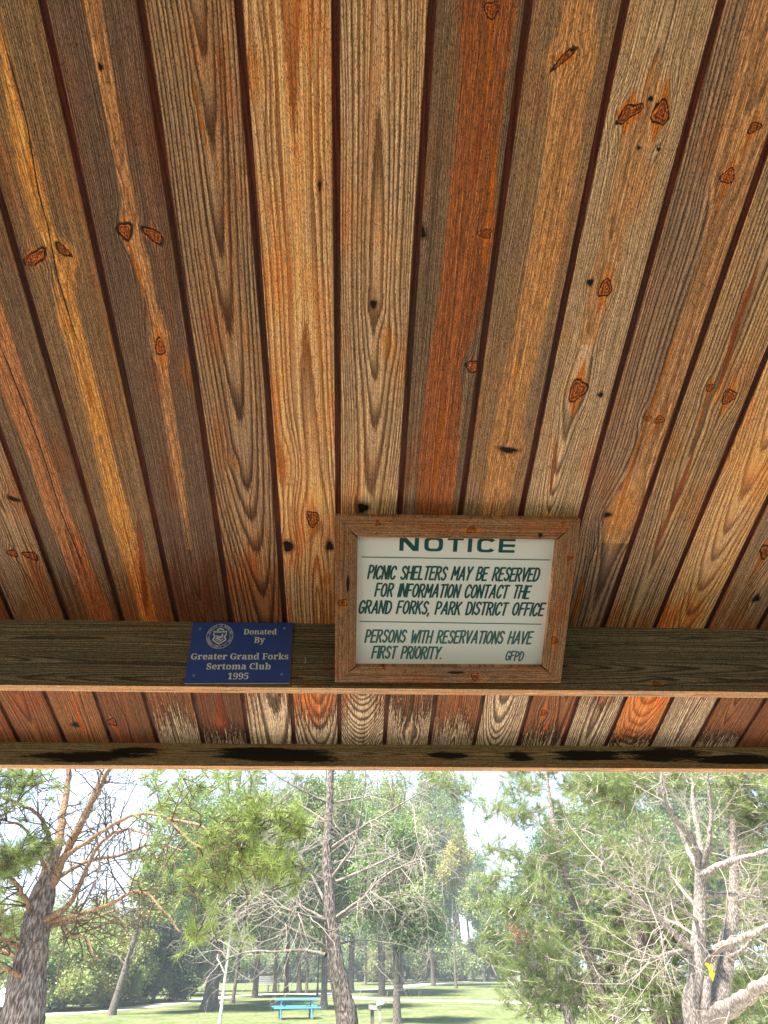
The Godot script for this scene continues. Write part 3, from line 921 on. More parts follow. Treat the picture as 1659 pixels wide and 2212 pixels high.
func build_plaque() -> void:
	var c := Vector3(-0.2950, EYE + 0.6565, -1.6492)
	var p := thing("memorial_plaque", "dark blue engraved plaque with silver lettering screwed to the beam", "plaque", c)
	p.rotation.z = 0.0125
	var w := 0.1286
	var h := 0.0812
	var body := Shape.new()
	body.box(Vector3(0, 0, 0.0012), Vector3(w * 2.0, h * 2.0, 0.0024), Basis(), 0.0002)
	part("core", body.mesh(), paint(Color(0.78, 0.78, 0.76), 0.5), p)
	var face := Shape.new()
	face.box(Vector3(0, 0.0002, 0.0030), Vector3(w * 2.0, h * 2.0 - 0.0004, 0.0010), Basis(), 0.0003)
	part("face", face.mesh(), paint(Color(0.012, 0.045, 0.220), 0.38), p)
	var silver := paint(Color(0.60, 0.58, 0.52), 0.5)
	var z := 0.0037
	var off := Vector2(0.2950, -0.6565)
	serif("Donated", -0.2914 + off.x, -0.2068 + off.x, 0.7043 + off.y, 0.0160, z, silver, p)
	serif("By", -0.2628 + off.x, -0.2353 + off.x, 0.6815 + off.y, 0.0160, z, silver, p)
	serif("Greater Grand Forks", -0.4166 + off.x, -0.1730 + off.x, 0.6367 + off.y, 0.0176, z, silver, p)
	serif("Sertoma Club", -0.3745 + off.x, -0.2158 + off.x, 0.6107 + off.y, 0.0176, z, silver, p)
	serif("1995", -0.3192 + off.x, -0.2686 + off.x, 0.5852 + off.y, 0.0172, z, silver, p)
	# round emblem: two rings with lettering between them, a shield with a name band
	var e := Node3D.new()
	e.name = "emblem"
	p.add_child(e)
	e.position = Vector3(-0.3513 + off.x, 0.6996 + off.y, z)
	for q in [[0.0338, 0.0329], [0.0262, 0.0255]]:
		var sh := Shape.new()
		for k in 48:
			var a0 := TAU * k / 48.0
			var a1 := TAU * (k + 1) / 48.0
			sh.quad(Vector3(cos(a1) * q[0], sin(a1) * q[0], 0), Vector3(cos(a0) * q[0], sin(a0) * q[0], 0), Vector3(cos(a0) * q[1], sin(a0) * q[1], 0), Vector3(cos(a1) * q[1], sin(a1) * q[1], 0))
		part("ring", sh.mesh(), silver, e)
	var around := Shape.new()
	var word := func(text: String, mid: float, step: float, r: float, outward: bool):
		for i in text.length():
			if not glyphs.has(text[i]):
				continue
			var an := mid + (i - (text.length() - 1) * 0.5) * step * (-1.0 if outward else 1.0)
			var dirv := Vector2(cos(an), sin(an))
			var upv := dirv if outward else -dirv
			var rt := Vector2(upv.y, -upv.x)
			var o := dirv * r
			var g: Array = glyphs[text[i]]
			for stt: Array in g[1]:
				var pts := PackedVector2Array()
				for k in range(0, stt.size(), 2):
					pts.append(o + rt * (stt[k] - g[0] * 0.5) * 0.0046 + upv * (stt[k + 1] - 0.5) * 0.0046)
				ribbon(around, pts, 0.00042, 0.0)
	word.call("SERVICE TO MANKIND", PI / 2.0, 0.155, 0.0296, true)
	word.call("FOUNDED APRIL 11, 1912", -PI / 2.0, 0.135, 0.0296, false)
	for sx: float in [-1.0, 1.0]:
		around.disc(Vector3(sx * 0.0296, 0.001, 0), Vector3.RIGHT, Vector3.UP, 0.0008, 8)
	part("ring_lettering", around.mesh(), silver, e)
	var shield := Shape.new()
	var pl := PackedVector2Array([Vector2(-0.0165, 0.006), Vector2(-0.0120, -0.001), Vector2(-0.0165, -0.010), Vector2(0.0, -0.0215), Vector2(0.0165, -0.010), Vector2(0.0120, -0.001), Vector2(0.0165, 0.006)])
	ribbon(shield, pl, 0.0016, 0.0)
	ribbon(shield, PackedVector2Array([Vector2(-0.0075, -0.004), Vector2(-0.0095, -0.0085), Vector2(0.0, -0.0150), Vector2(0.0095, -0.0085), Vector2(0.0075, -0.004), Vector2(-0.0075, -0.004)]), 0.0008, 0.0002)
	ribbon(shield, PackedVector2Array([Vector2(-0.006, -0.0055), Vector2(0.005, -0.0115)]), 0.0016, 0.0003)
	# the big S behind the band
	ribbon(shield, PackedVector2Array([Vector2(0.0075, 0.0175), Vector2(0.0, 0.0215), Vector2(-0.0075, 0.0175), Vector2(-0.006, 0.0135)]), 0.0017, 0.0)
	ribbon(shield, PackedVector2Array([Vector2(0.006, 0.005), Vector2(0.0075, 0.001), Vector2(0.0, -0.0025), Vector2(-0.0075, 0.001)]), 0.0017, 0.0001)
	shield.quad(Vector3(-0.0175, 0.0145, 0.0004), Vector3(0.0175, 0.0145, 0.0004), Vector3(0.0165, 0.0085, 0.0004), Vector3(-0.0165, 0.0085, 0.0004))
	part("shield", shield.mesh(), silver, e)
	var band := Shape.new()
	var x := -0.0142
	for ch in "SERTOMA":
		var g: Array = glyphs[ch]
		for stt: Array in g[1]:
			var pts := PackedVector2Array()
			for k in range(0, stt.size(), 2):
				pts.append(Vector2(x + stt[k] * 0.0058, 0.0083 + stt[k + 1] * 0.0044))
			ribbon(band, pts, 0.00045, 0.0006)
		x += g[0] * 0.0058 + 0.0015
	part("band_lettering", band.mesh(), paint(Color(0.012, 0.045, 0.220), 0.38), e)
	var steel := paint(Color(0.20, 0.22, 0.24), 0.4)
	steel.metallic = 0.5
	for q: Vector2 in [Vector2(-0.1085, 0.0640), Vector2(0.1075, 0.0655), Vector2(-0.1080, -0.0600), Vector2(0.1085, -0.0580)]:
		var sh := Shape.new()
		screw_head(sh, Vector3(q.x, q.y, 0.0035), 0.0036)
		part("screw", sh.mesh(), steel, p)


func build_bits() -> void:
	# a bent nail and a pale splinter on the beam, a dry leaf caught on its lower edge
	var zinc := paint(Color(0.55, 0.55, 0.52), 0.4)
	zinc.metallic = 0.6
	var n := thing("nail", "small bright nail sticking out of the dark beam", "nail", at(660, 1427, 1.6515))
	var sh := Shape.new()
	sh.tube(PackedVector3Array([Vector3(0, 0.006, -0.002), Vector3(0, 0.0055, 0.007), Vector3(0.0005, 0.001, 0.0085), Vector3(0.0003, -0.008, 0.0075)]), PackedFloat32Array([0.0011, 0.0011, 0.0011, 0.0008]), 7)
	part("shank", sh.mesh(), zinc, n)
	var hd := Shape.new()
	hd.tube(PackedVector3Array([Vector3(0.0003, -0.008, 0.0075), Vector3(0.0003, -0.0088, 0.0074)]), PackedFloat32Array([0.0024, 0.0022]), 10)
	part("head", hd.mesh(), zinc, n)
	var lf := thing("dry_leaf", "pale dry leaf stuck to the lower edge of the beam", "leaf", at(638, 1486, 1.656) + Vector3(0, -0.001, 0))
	var l := Shape.new()
	var prev_a := Vector3.ZERO
	var prev_b := Vector3.ZERO
	for i in 9:
		var f := i / 8.0
		var wv := sin(f * PI) * 0.0036 * (1.0 - 0.3 * f)
		var mid := Vector3(lerpf(-0.011, 0.009, f), -0.003 + 0.008 * f - 0.004 * f * f, 0.0095 + 0.002 * sin(f * 4.0))
		var a := mid + Vector3(-0.2, 1.0, 0.25) * wv
		var b := mid - Vector3(-0.2, 1.0, -0.25) * wv
		if i > 0:
			l.quad(prev_a, a, mid, mid.lerp(prev_a, 0.5))
			l.quad(mid.lerp(prev_b, 0.5), mid, b, prev_b)
		prev_a = a
		prev_b = b
	part("blade", l.mesh(), paint(Color(0.55, 0.50, 0.36), 0.8), lf)
	var stalk := Shape.new()
	stalk.tube(PackedVector3Array([Vector3(0.009, 0.001, 0.0095), Vector3(0.015, 0.001, 0.006), Vector3(0.019, -0.0005, 0.002)]), PackedFloat32Array([0.0005, 0.0005, 0.0004]), 5)
	part("stalk", stalk.mesh(), paint(Color(0.40, 0.34, 0.22), 0.8), lf)


# ---------------------------------------------------------------- the park
var shoot_mesh: ArrayMesh
var shoot_long: ArrayMesh
var leaf_mesh: ArrayMesh
var leaf_small: ArrayMesh
var needle_mat: StandardMaterial3D
var leaf_mat: StandardMaterial3D
var bark := {}


func noise_tex(freq: float, sd: int, ramp: Array, size := 512, kind := FastNoiseLite.TYPE_SIMPLEX_SMOOTH, octaves := 5, normal := false) -> NoiseTexture2D:
	var f := FastNoiseLite.new()
	f.noise_type = kind
	f.frequency = freq
	f.seed = sd
	f.fractal_octaves = octaves
	var t := NoiseTexture2D.new()
	t.width = size
	t.height = size
	t.seamless = true
	t.noise = f
	t.as_normal_map = normal
	if ramp.size():
		var g := Gradient.new()
		g.offsets = PackedFloat32Array()
		g.colors = PackedColorArray()
		for r in ramp:
			g.add_point(r[0], r[1].linear_to_srgb())
		while g.get_point_count() > ramp.size():
			g.remove_point(0)
		t.color_ramp = g
	return t


func bark_material(dark: Color, mid: Color, light: Color, sd: int, scale := Vector3(5.0, 1.3, 5.0), relief := 1.2) -> StandardMaterial3D:
	var m := StandardMaterial3D.new()
	m.albedo_texture = noise_tex(0.03, sd, [[0.0, dark], [0.42, dark.lerp(mid, 0.35)], [0.55, mid], [0.8, light], [1.0, light]])
	m.heightmap_enabled = true
	m.heightmap_texture = noise_tex(0.03, sd, [])
	m.heightmap_scale = relief
	m.uv1_triplanar = true
	m.uv1_world_triplanar = true
	m.uv1_scale = scale
	m.roughness = 0.95
	m.metallic_specular = 0.2
	return m


func make_shoot(needles: int, length: float, needle: float, wide: float, sd: int) -> ArrayMesh:
	var r := RandomNumberGenerator.new()
	r.seed = sd
	var sh := Shape.new()
	for i in needles:
		var f := (i + r.randf()) / needles
		var an := i * 2.399 + r.randf() * 0.5
		var open := lerpf(1.05, 0.45, f) + r.randf_range(-0.18, 0.18)
		var dir := Vector3(cos(an) * sin(open), cos(open), sin(an) * sin(open))
		var root := Vector3(0, f * length, 0)
		var l := needle * r.randf_range(0.75, 1.1)
		var side := dir.cross(Vector3(r.randf() - 0.5, r.randf() - 0.5, r.randf() - 0.5)).normalized() * wide
		var tip := root + dir * l + Vector3(0, -0.06 * l, 0)
		sh.tri(root - side, root + side, tip)
	return sh.mesh()


func make_leaves(count: int, size: float, sd: int) -> ArrayMesh:
	# a spray of folded leaves in a ball of radius 1
	var r := RandomNumberGenerator.new()
	r.seed = sd
	var sh := Shape.new()
	for i in count:
		var p := Vector3(r.randfn(), r.randfn() * 0.85, r.randfn()).limit_length(2.2) * 0.46
		var a := Vector3(r.randfn(), r.randfn() * 0.6 - 0.35, r.randfn()).normalized()
		var b := a.cross(Vector3(r.randfn(), r.randfn(), r.randfn())).normalized()
		var c := a.cross(b)
		var l := size * r.randf_range(0.7, 1.25)
		var tip := p + a * l
		var s1 := p + a * l * 0.45 + b * l * 0.34 + c * l * 0.08
		var s2 := p + a * l * 0.45 - b * l * 0.34 + c * l * 0.08
		sh.tri(p, s1, tip)
		sh.tri(p, tip, s2)
	return sh.mesh()


func scatter(called: String, mesh: Mesh, mat: Material, places: Array, tints: PackedColorArray, parent: Node3D) -> MultiMeshInstance3D:
	var mm := MultiMesh.new()
	mm.transform_format = MultiMesh.TRANSFORM_3D
	mm.use_colors = true
	mm.mesh = mesh
	mm.instance_count = places.size()
	for i in places.size():
		mm.set_instance_transform(i, places[i])
		mm.set_instance_color(i, tints[i])
	var o := MultiMeshInstance3D.new()
	o.name = called
	o.multimesh = mm
	o.material_override = mat
	o.set_meta("kind", "stuff")
	parent.add_child(o, true)
	return o


func turned(dir: Vector3, spin: float, size: float, where: Vector3) -> Transform3D:
	var y := dir.normalized()
	var x := y.cross(Vector3(0.31, 0.2, 0.93)).normalized()
	var z := x.cross(y)
	var b := Basis(x, y, z) * Basis(Vector3.UP, spin)
	return Transform3D(b.scaled(Vector3.ONE * size), where)


func smooth_line(keys: PackedVector3Array, steps: int) -> PackedVector3Array:
	var c := Curve3D.new()
	for i in keys.size():
		var tan := (keys[mini(i + 1, keys.size() - 1)] - keys[maxi(i - 1, 0)]) * 0.19
		c.add_point(keys[i], -tan, tan)
	var out := PackedVector3Array()
	var l := c.get_baked_length()
	for i in steps + 1:
		out.append(c.sample_baked(l * i / steps, true))
	return out


func taper(n: int, r0: float, r1: float, curve := 1.0) -> PackedFloat32Array:
	var out := PackedFloat32Array()
	for i in n:
		out.append(lerpf(r0, r1, pow(float(i) / maxi(n - 1, 1), curve)))
	return out


func add_twig(sh: Shape, from: Vector3, dir: Vector3, length: float, r0: float, level: int, r: RandomNumberGenerator, droop: float, tips: Array) -> void:
	var n := 5
	var pts := PackedVector3Array([from])
	var p := from
	var d := dir.normalized()
	for i in n:
		d = (d + Vector3(r.randfn(), r.randfn(), r.randfn()) * 0.17 + Vector3(0, droop * (0.4 + i * 0.25), 0)).normalized()
		p += d * length / n
		pts.append(p)
	sh.tube(pts, taper(pts.size(), r0, r0 * 0.28), 4 if level == 0 else 5, false)
	tips.append([p, d])
	if level > 0:
		for k in r.randi_range(2, 4):
			var i := r.randi_range(1, n)
			var side := d.cross(Vector3(r.randfn(), r.randfn(), r.randfn())).normalized()
			add_twig(sh, pts[i], (d * 0.7 + side).normalized(), length * r.randf_range(0.35, 0.62), r0 * 0.55, level - 1, r, droop, tips)


# a pine: everything given in picture points, each with the reach of the tree plus its own offset in depth
func pine(label: String, reach: float, trunk: Array, limbs: Array, sprays: Array, look: Dictionary) -> Node3D:
	var r := RandomNumberGenerator.new()
	r.seed = look.seed
	var low := at(trunk[0][0], trunk[0][1], reach + trunk[0][2])
	var foot := Vector3(low.x, GROUND, low.z)
	var tree := thing("pine_tree", label, "tree", foot, "pine trees close to the shelter")
	# trunks: rows [px, py, depth, radius]; an empty row starts another trunk
	var runs := [[]]
	for row in trunk:
		if row.size() == 0:
			runs.append([])
		else:
			runs[-1].append(row)
	for k in runs.size():
		var keys := PackedVector3Array()
		var rad := PackedFloat32Array()
		for row in runs[k]:
			keys.append(at(row[0], row[1], reach + row[2]) - foot)
			rad.append(row[3])
		if k == 0:
			keys.insert(0, Vector3(0, -0.12, 0))
			rad.insert(0, rad[0] * 1.45)
			if keys[1].y > 0.5:
				keys.insert(1, Vector3(keys[1].x * 0.3, 0.22, keys[1].z * 0.3))
				rad.insert(1, rad[1] * 1.06)
		var steps := 56 if k == 0 else 30
		var pts := smooth_line(keys, steps)
		var rr := PackedFloat32Array()
		for i in pts.size():
			# radius by the nearest keys
			var best := 0
			var bd := 1e9
			for j in keys.size() - 1:
				var q := Geometry3D.get_closest_point_to_segment(pts[i], keys[j], keys[j + 1])
				var dd := q.distance_to(pts[i])
				if dd < bd:
					bd = dd
					best = j
			var q2 := Geometry3D.get_closest_point_to_segment(pts[i], keys[best], keys[best + 1])
			rr.append(lerpf(rad[best], rad[best + 1], q2.distance_to(keys[best]) / maxf(keys[best].distance_to(keys[best + 1]), 0.001)))
		var sh := Shape.new()
		sh.tube(pts, rr, 18, true, look.get("lump", 0.07), look.seed + k)
		part("trunk", sh.mesh(), bark[look.trunk_bark], tree)
	var twigs := Shape.new()
	var tips := []
	for l in limbs:
		# [r0, r1, twigs, px, py, depth, px, py, depth ...]
		var keys := PackedVector3Array()
		for i in range(3, l.size(), 3):
			keys.append(at(l[i], l[i + 1], reach + l[i + 2]) - foot)
		var steps := keys.size() * 5
		var pts := smooth_line(keys, steps)
		for i in range(2, pts.size()):
			pts[i] += Vector3(r.randfn(), r.randfn(), r.randfn()) * l[0] * 0.12
		var sh := Shape.new()
		sh.tube(pts, taper(pts.size(), l[0], l[1] * 0.6, 0.8), 9, true, 0.01, look.seed)
		part("limb", sh.mesh(), bark[look.limb_bark], tree)
		for k in int(l[2] * look.get("twiggy", 1.0)):
			var i := r.randi_range(int(steps * 0.2), steps - 1)
			var d := (pts[i + 1] - pts[i]).normalized()
			var side := d.cross(Vector3(r.randfn(), r.randfn(), r.randfn())).normalized()
			var rr2 := lerpf(l[0], l[1], float(i) / steps)
			add_twig(twigs, pts[i], (d * 0.6 + side).normalized(), look.get("twig_length", 0.5) * r.randf_range(0.45, 1.25), maxf(minf(rr2 * 0.55, look.get("twig_r", 0.011)), 0.003), 2, r, look.get("droop", 0.0), tips)
	var places := []
	var tints := PackedColorArray()
	for s in sprays:
		# [px, py, depth, radius m, branchlets, 2 = dead needles]
		var c := at(s[0], s[1], reach + s[2]) - foot
		var rad: float = s[3]
		var own: Color = look.needle_color
		var lean: Vector3 = look.get("lean", Vector3(0.2, 0.35, 0.2))
		for k in int(s[4]):
			var d := (Vector3(r.randfn(), r.randfn() * 0.7, r.randfn()).normalized() + lean * r.randf_range(0.2, 1.0)).normalized()
			var start := c + Vector3(r.randfn(), r.randfn() * 0.7, r.randfn()) * rad * 0.33 - d * rad * 0.35
			var length := rad * r.randf_range(0.5, 1.05)
			var bend := Vector3(r.randfn(), r.randfn() + 0.3, r.randfn()) * 0.25
			var pts := PackedVector3Array()
			for i in 5:
				var f := i / 4.0
				pts.append(start + (d + bend * f) * length * f)
			twigs.tube(pts, taper(5, look.get("spray_r", 0.006), 0.002), 4, false)
			var n := maxi(2, int(length / look.get("spacing", 0.055)))
			for i in n:
				var f := lerpf(0.3, 1.0, (i + r.randf() * 0.5) / n)
				var pos := start + (d + bend * f) * length * f
				var dd := (d + bend * f + Vector3(r.randfn(), r.randfn() * 0.6 + 0.2, r.randfn()) * 0.42).normalized()
				places.append(turned(dd, r.randf() * TAU, look.get("needle_size", 1.0) * r.randf_range(0.75, 1.15), pos))
				var v := r.randf_range(0.85, 1.15)
				if s[5] == 2:
					tints.append(Color(0.19 * v, 0.095 * v, 0.042 * v))
				else:
					tints.append(Color(own.r * v, own.g * v, own.b * v))
	if twigs.v.size():
		var tw := part("twigs", twigs.mesh(), bark[look.twig_bark], tree)
		tw.set_meta("kind", "stuff")
	if places.size():
		scatter("needles", look.get("mesh", shoot_mesh), needle_mat, places, tints, tree)
	return tree


func crown_points(r: RandomNumberGenerator, centre: Vector3, size: Vector3, lobes: int, each: int, scale: float, tone: Color, places: Array, tints: PackedColorArray, hang := 0.0) -> void:
	for k in lobes:
		var dir := Vector3(r.randfn(), r.randfn(), r.randfn()).normalized()
		var lc := centre + dir * size * pow(r.randf(), 0.45) * 0.8
		var ls := size * r.randf_range(0.2, 0.42)
		var shade := r.randf_range(0.78, 1.25)
		var hue := r.randf_range(-0.12, 0.22)
		for i in each:
			var p := Vector3(r.randfn(), r.randfn() * 0.75, r.randfn()).limit_length(1.9) * 0.58
			var pos := lc + p * ls
			pos.y -= hang * r.randf() * absf(p.x)
			var b := Basis.from_euler(Vector3(r.randf() * TAU, r.randf() * TAU, r.randf() * TAU)).scaled(Vector3.ONE * scale * r.randf_range(0.65, 1.3))
			places.append(Transform3D(b, pos))
			var v := shade * r.randf_range(0.8, 1.2)
			tints.append(Color(tone.r * v * (1.0 + hue), tone.g * v, tone.b * v * (1.0 - hue * 0.5)))


func leafy_tree(label: String, foot: Vector3, tall: float, trunk_r: float, lean: Vector2, crown: Array, tone: Color, sd: int, bark_name := "grey", group := "shade trees standing about the lawn", flare := 1.3) -> Node3D:
	# crown: [centre height, half width, half height, lobes, sprays per lobe, spray size, sideways shift]
	var r := RandomNumberGenerator.new()
	r.seed = sd * 31 + 7
	var tree := thing("park_tree", label, "tree", foot, group)
	var sh := Shape.new()
	var keys := PackedVector3Array([Vector3(0, -0.1, 0), Vector3(lean.x * 0.08, tall * 0.08, lean.y * 0.08), Vector3(lean.x * 0.4, tall * 0.4, lean.y * 0.4), Vector3(lean.x * 0.75, tall * 0.72, lean.y * 0.75), Vector3(lean.x, tall * 0.93, lean.y)])
	var pts := smooth_line(keys, 22)
	var rad := PackedFloat32Array()
	for i in pts.size():
		var f := float(i) / (pts.size() - 1)
		rad.append(trunk_r * (lerpf(1.0, 0.18, f) + (flare - 1.0) * exp(-pts[i].y / maxf(trunk_r, 0.12) * 0.9)))
	sh.tube(pts, rad, 12, true, 0.07, sd)
	part("trunk", sh.mesh(), bark[bark_name], tree)
	var limbs := Shape.new()
	for k in 9:
		var i := r.randi_range(6, 19)
		var an := r.randf() * TAU
		var d := Vector3(cos(an), r.randf_range(0.4, 1.0), sin(an)).normalized()
		var l: float = crown[1] * r.randf_range(0.55, 0.95)
		var lp := PackedVector3Array()
		for j in 6:
			var f := j / 5.0
			lp.append(pts[i] + d * l * f + Vector3(r.randfn(), r.randfn(), r.randfn()) * 0.06 * l * f)
		limbs.tube(lp, taper(6, rad[i] * 0.45, 0.015), 6, false)
	var lm := part("limbs", limbs.mesh(), bark[bark_name], tree)
	lm.set_meta("kind", "stuff")
	var places := []
	var tints := PackedColorArray()
	var centre := Vector3(lean.x * 0.7 + crown[6], crown[0], lean.y * 0.7)
	crown_points(r, centre, Vector3(crown[1], crown[2], crown[1]), crown[3], crown[4], crown[5], tone, places, tints, 0.5)
	scatter("crown", leaf_mesh, leaf_mat, places, tints, tree)
	return tree


func bush(label: String, foot: Vector3, size: Vector3, tone: Color, sd: int, lobes: int, each: int, scale: float, group: String) -> void:
	var r := RandomNumberGenerator.new()
	r.seed = sd * 13 + 3
	var b := thing("bush", label, "bush", foot, group)
	var st := Shape.new()
	for k in 7:
		var an := r.randf() * TAU
		var pts := PackedVector3Array()
		for i in 5:
			var f := i / 4.0
			pts.append(Vector3(cos(an) * size.x * 0.6 * f, size.y * 1.3 * f - 0.05, sin(an) * size.z * 0.6 * f))
		st.tube(pts, taper(5, 0.05, 0.012), 5, false)
	var s := part("stems", st.mesh(), bark["grey"], b)
	s.set_meta("kind", "stuff")
	var places := []
	var tints := PackedColorArray()
	crown_points(r, Vector3(0, size.y * 0.95, 0), size, lobes, each, scale, tone, places, tints)
	for i in places.size():
		if places[i].origin.y < 0.12:
			places[i].origin.y = 0.12 + r.randf() * 0.5
	scatter("foliage", leaf_mesh, leaf_mat, places, tints, b)


func path_ribbon(called: String, keys: PackedVector3Array, wide: float, mat: Material, y: float) -> void:
	var pts := smooth_line(keys, 90)
	var sh := Shape.new()
	for i in pts.size() - 1:
		var d0 := (pts[mini(i + 1, pts.size() - 1)] - pts[maxi(i - 1, 0)]).normalized()
		var d1 := (pts[mini(i + 2, pts.size() - 1)] - pts[i]).normalized()
		var s0 := Vector3(-d0.z, 0, d0.x) * wide * 0.5
		var s1 := Vector3(-d1.z, 0, d1.x) * wide * 0.5
		var up := Vector3(0, y, 0)
		sh.quad(pts[i] - s0 + up, pts[i] + s0 + up, pts[i + 1] + s1 + up, pts[i + 1] - s1 + up)
	structure(called, sh.mesh(), mat)


func build_ground() -> void:
	var grass := StandardMaterial3D.new()
	grass.albedo_texture = noise_tex(0.011, 5, [[0.0, Color(0.085, 0.118, 0.052)], [0.40, Color(0.125, 0.160, 0.074)], [0.62, Color(0.155, 0.182, 0.094)], [1.0, Color(0.21, 0.215, 0.13)]], 1024, FastNoiseLite.TYPE_SIMPLEX_SMOOTH, 6)
	grass.uv1_triplanar = true
	grass.uv1_world_triplanar = true
	grass.uv1_scale = Vector3.ONE * 0.045
	grass.detail_enabled = true
	grass.detail_albedo = noise_tex(0.12, 9, [[0.0, Color(0.38, 0.40, 0.34)], [1.0, Color(1, 1, 1)]], 512, FastNoiseLite.TYPE_SIMPLEX, 3)
	grass.detail_blend_mode = BaseMaterial3D.BLEND_MODE_MUL
	grass.detail_uv_layer = BaseMaterial3D.DETAIL_UV_1
	grass.roughness = 1.0
	grass.metallic_specular = 0.1
	# one sheet to the horizon, gently uneven, closer meshed near the shelter
	var sh := Shape.new()
	var roll := FastNoiseLite.new()
	roll.seed = 4
	roll.frequency = 0.02
	var xs := []
	for i in range(-30, 31):
		xs.append(signf(i) * pow(absf(i) / 30.0, 1.9) * 420.0)
	for i in xs.size() - 1:
		for j in xs.size() - 1:
			var c := [Vector3(xs[i], 0, xs[j] - 40.0), Vector3(xs[i + 1], 0, xs[j] - 40.0), Vector3(xs[i + 1], 0, xs[j + 1] - 40.0), Vector3(xs[i], 0, xs[j + 1] - 40.0)]
			for k in 4:
				c[k].y = GROUND
			sh.quad(c[3], c[2], c[1], c[0])
	structure("ground", sh.mesh(), grass)
	var pale := StandardMaterial3D.new()
	pale.albedo_texture = noise_tex(0.05, 15, [[0.0, Color(0.36, 0.34, 0.31)], [0.5, Color(0.45, 0.43, 0.40)], [1.0, Color(0.52, 0.50, 0.46)]])
	pale.uv1_triplanar = true
	pale.uv1_world_triplanar = true
	pale.uv1_scale = Vector3.ONE * 0.4
	pale.roughness = 0.9
	path_ribbon("path", PackedVector3Array([on_ground(-260, 2206), on_ground(0, 2197), on_ground(234, 2182), on_ground(432, 2160), on_ground(501, 2152), on_ground(623, 2147), on_ground(720, 2151), on_ground(847, 2160), on_ground(1051, 2164), on_ground(1261, 2174), on_ground(1500, 2186)]), 1.6, pale, 0.006)
	path_ribbon("path", PackedVector3Array([on_ground(690, 2147), on_ground(767, 2140), on_ground(847, 2134), on_ground(934, 2125), on_ground(1025, 2120), on_ground(1200, 2116)]), 1.8, pale, 0.011)
	# the shelter's concrete floor
	var slab := StandardMaterial3D.new()
	slab.albedo_texture = noise_tex(0.02, 19, [[0.0, Color(0.20, 0.165, 0.135)], [0.6, Color(0.25, 0.21, 0.175)], [1.0, Color(0.30, 0.255, 0.215)]])
	slab.uv1_triplanar = true
	slab.uv1_scale = Vector3.ONE * 0.5
	slab.roughness = 0.85
	var fl := Shape.new()
	fl.box(Vector3(0.03, GROUND * 0.5, -RIDGE), Vector3(10.4, -GROUND, 9.0), Basis(), 0.02)
	structure("floor", fl.mesh(), slab)
	var bounce_pad := Shape.new()  # unseen pale pad, added to bounce warm sunlight up onto the ceiling
	bounce_pad.box(Vector3(0, GROUND - 0.03, -5.05), Vector3(19.0, 0.10, 5.46), Basis(), 0.01)
	var fresh := StandardMaterial3D.new()
	fresh.albedo_texture = noise_tex(0.02, 29, [[0.0, Color(0.50, 0.455, 0.39)], [0.6, Color(0.58, 0.53, 0.46)], [1.0, Color(0.62, 0.57, 0.50)]])
	fresh.uv1_triplanar = true
	fresh.uv1_scale = Vector3.ONE * 0.5
	fresh.roughness = 0.85
	structure("bounce_pavement", bounce_pad.mesh(), fresh)


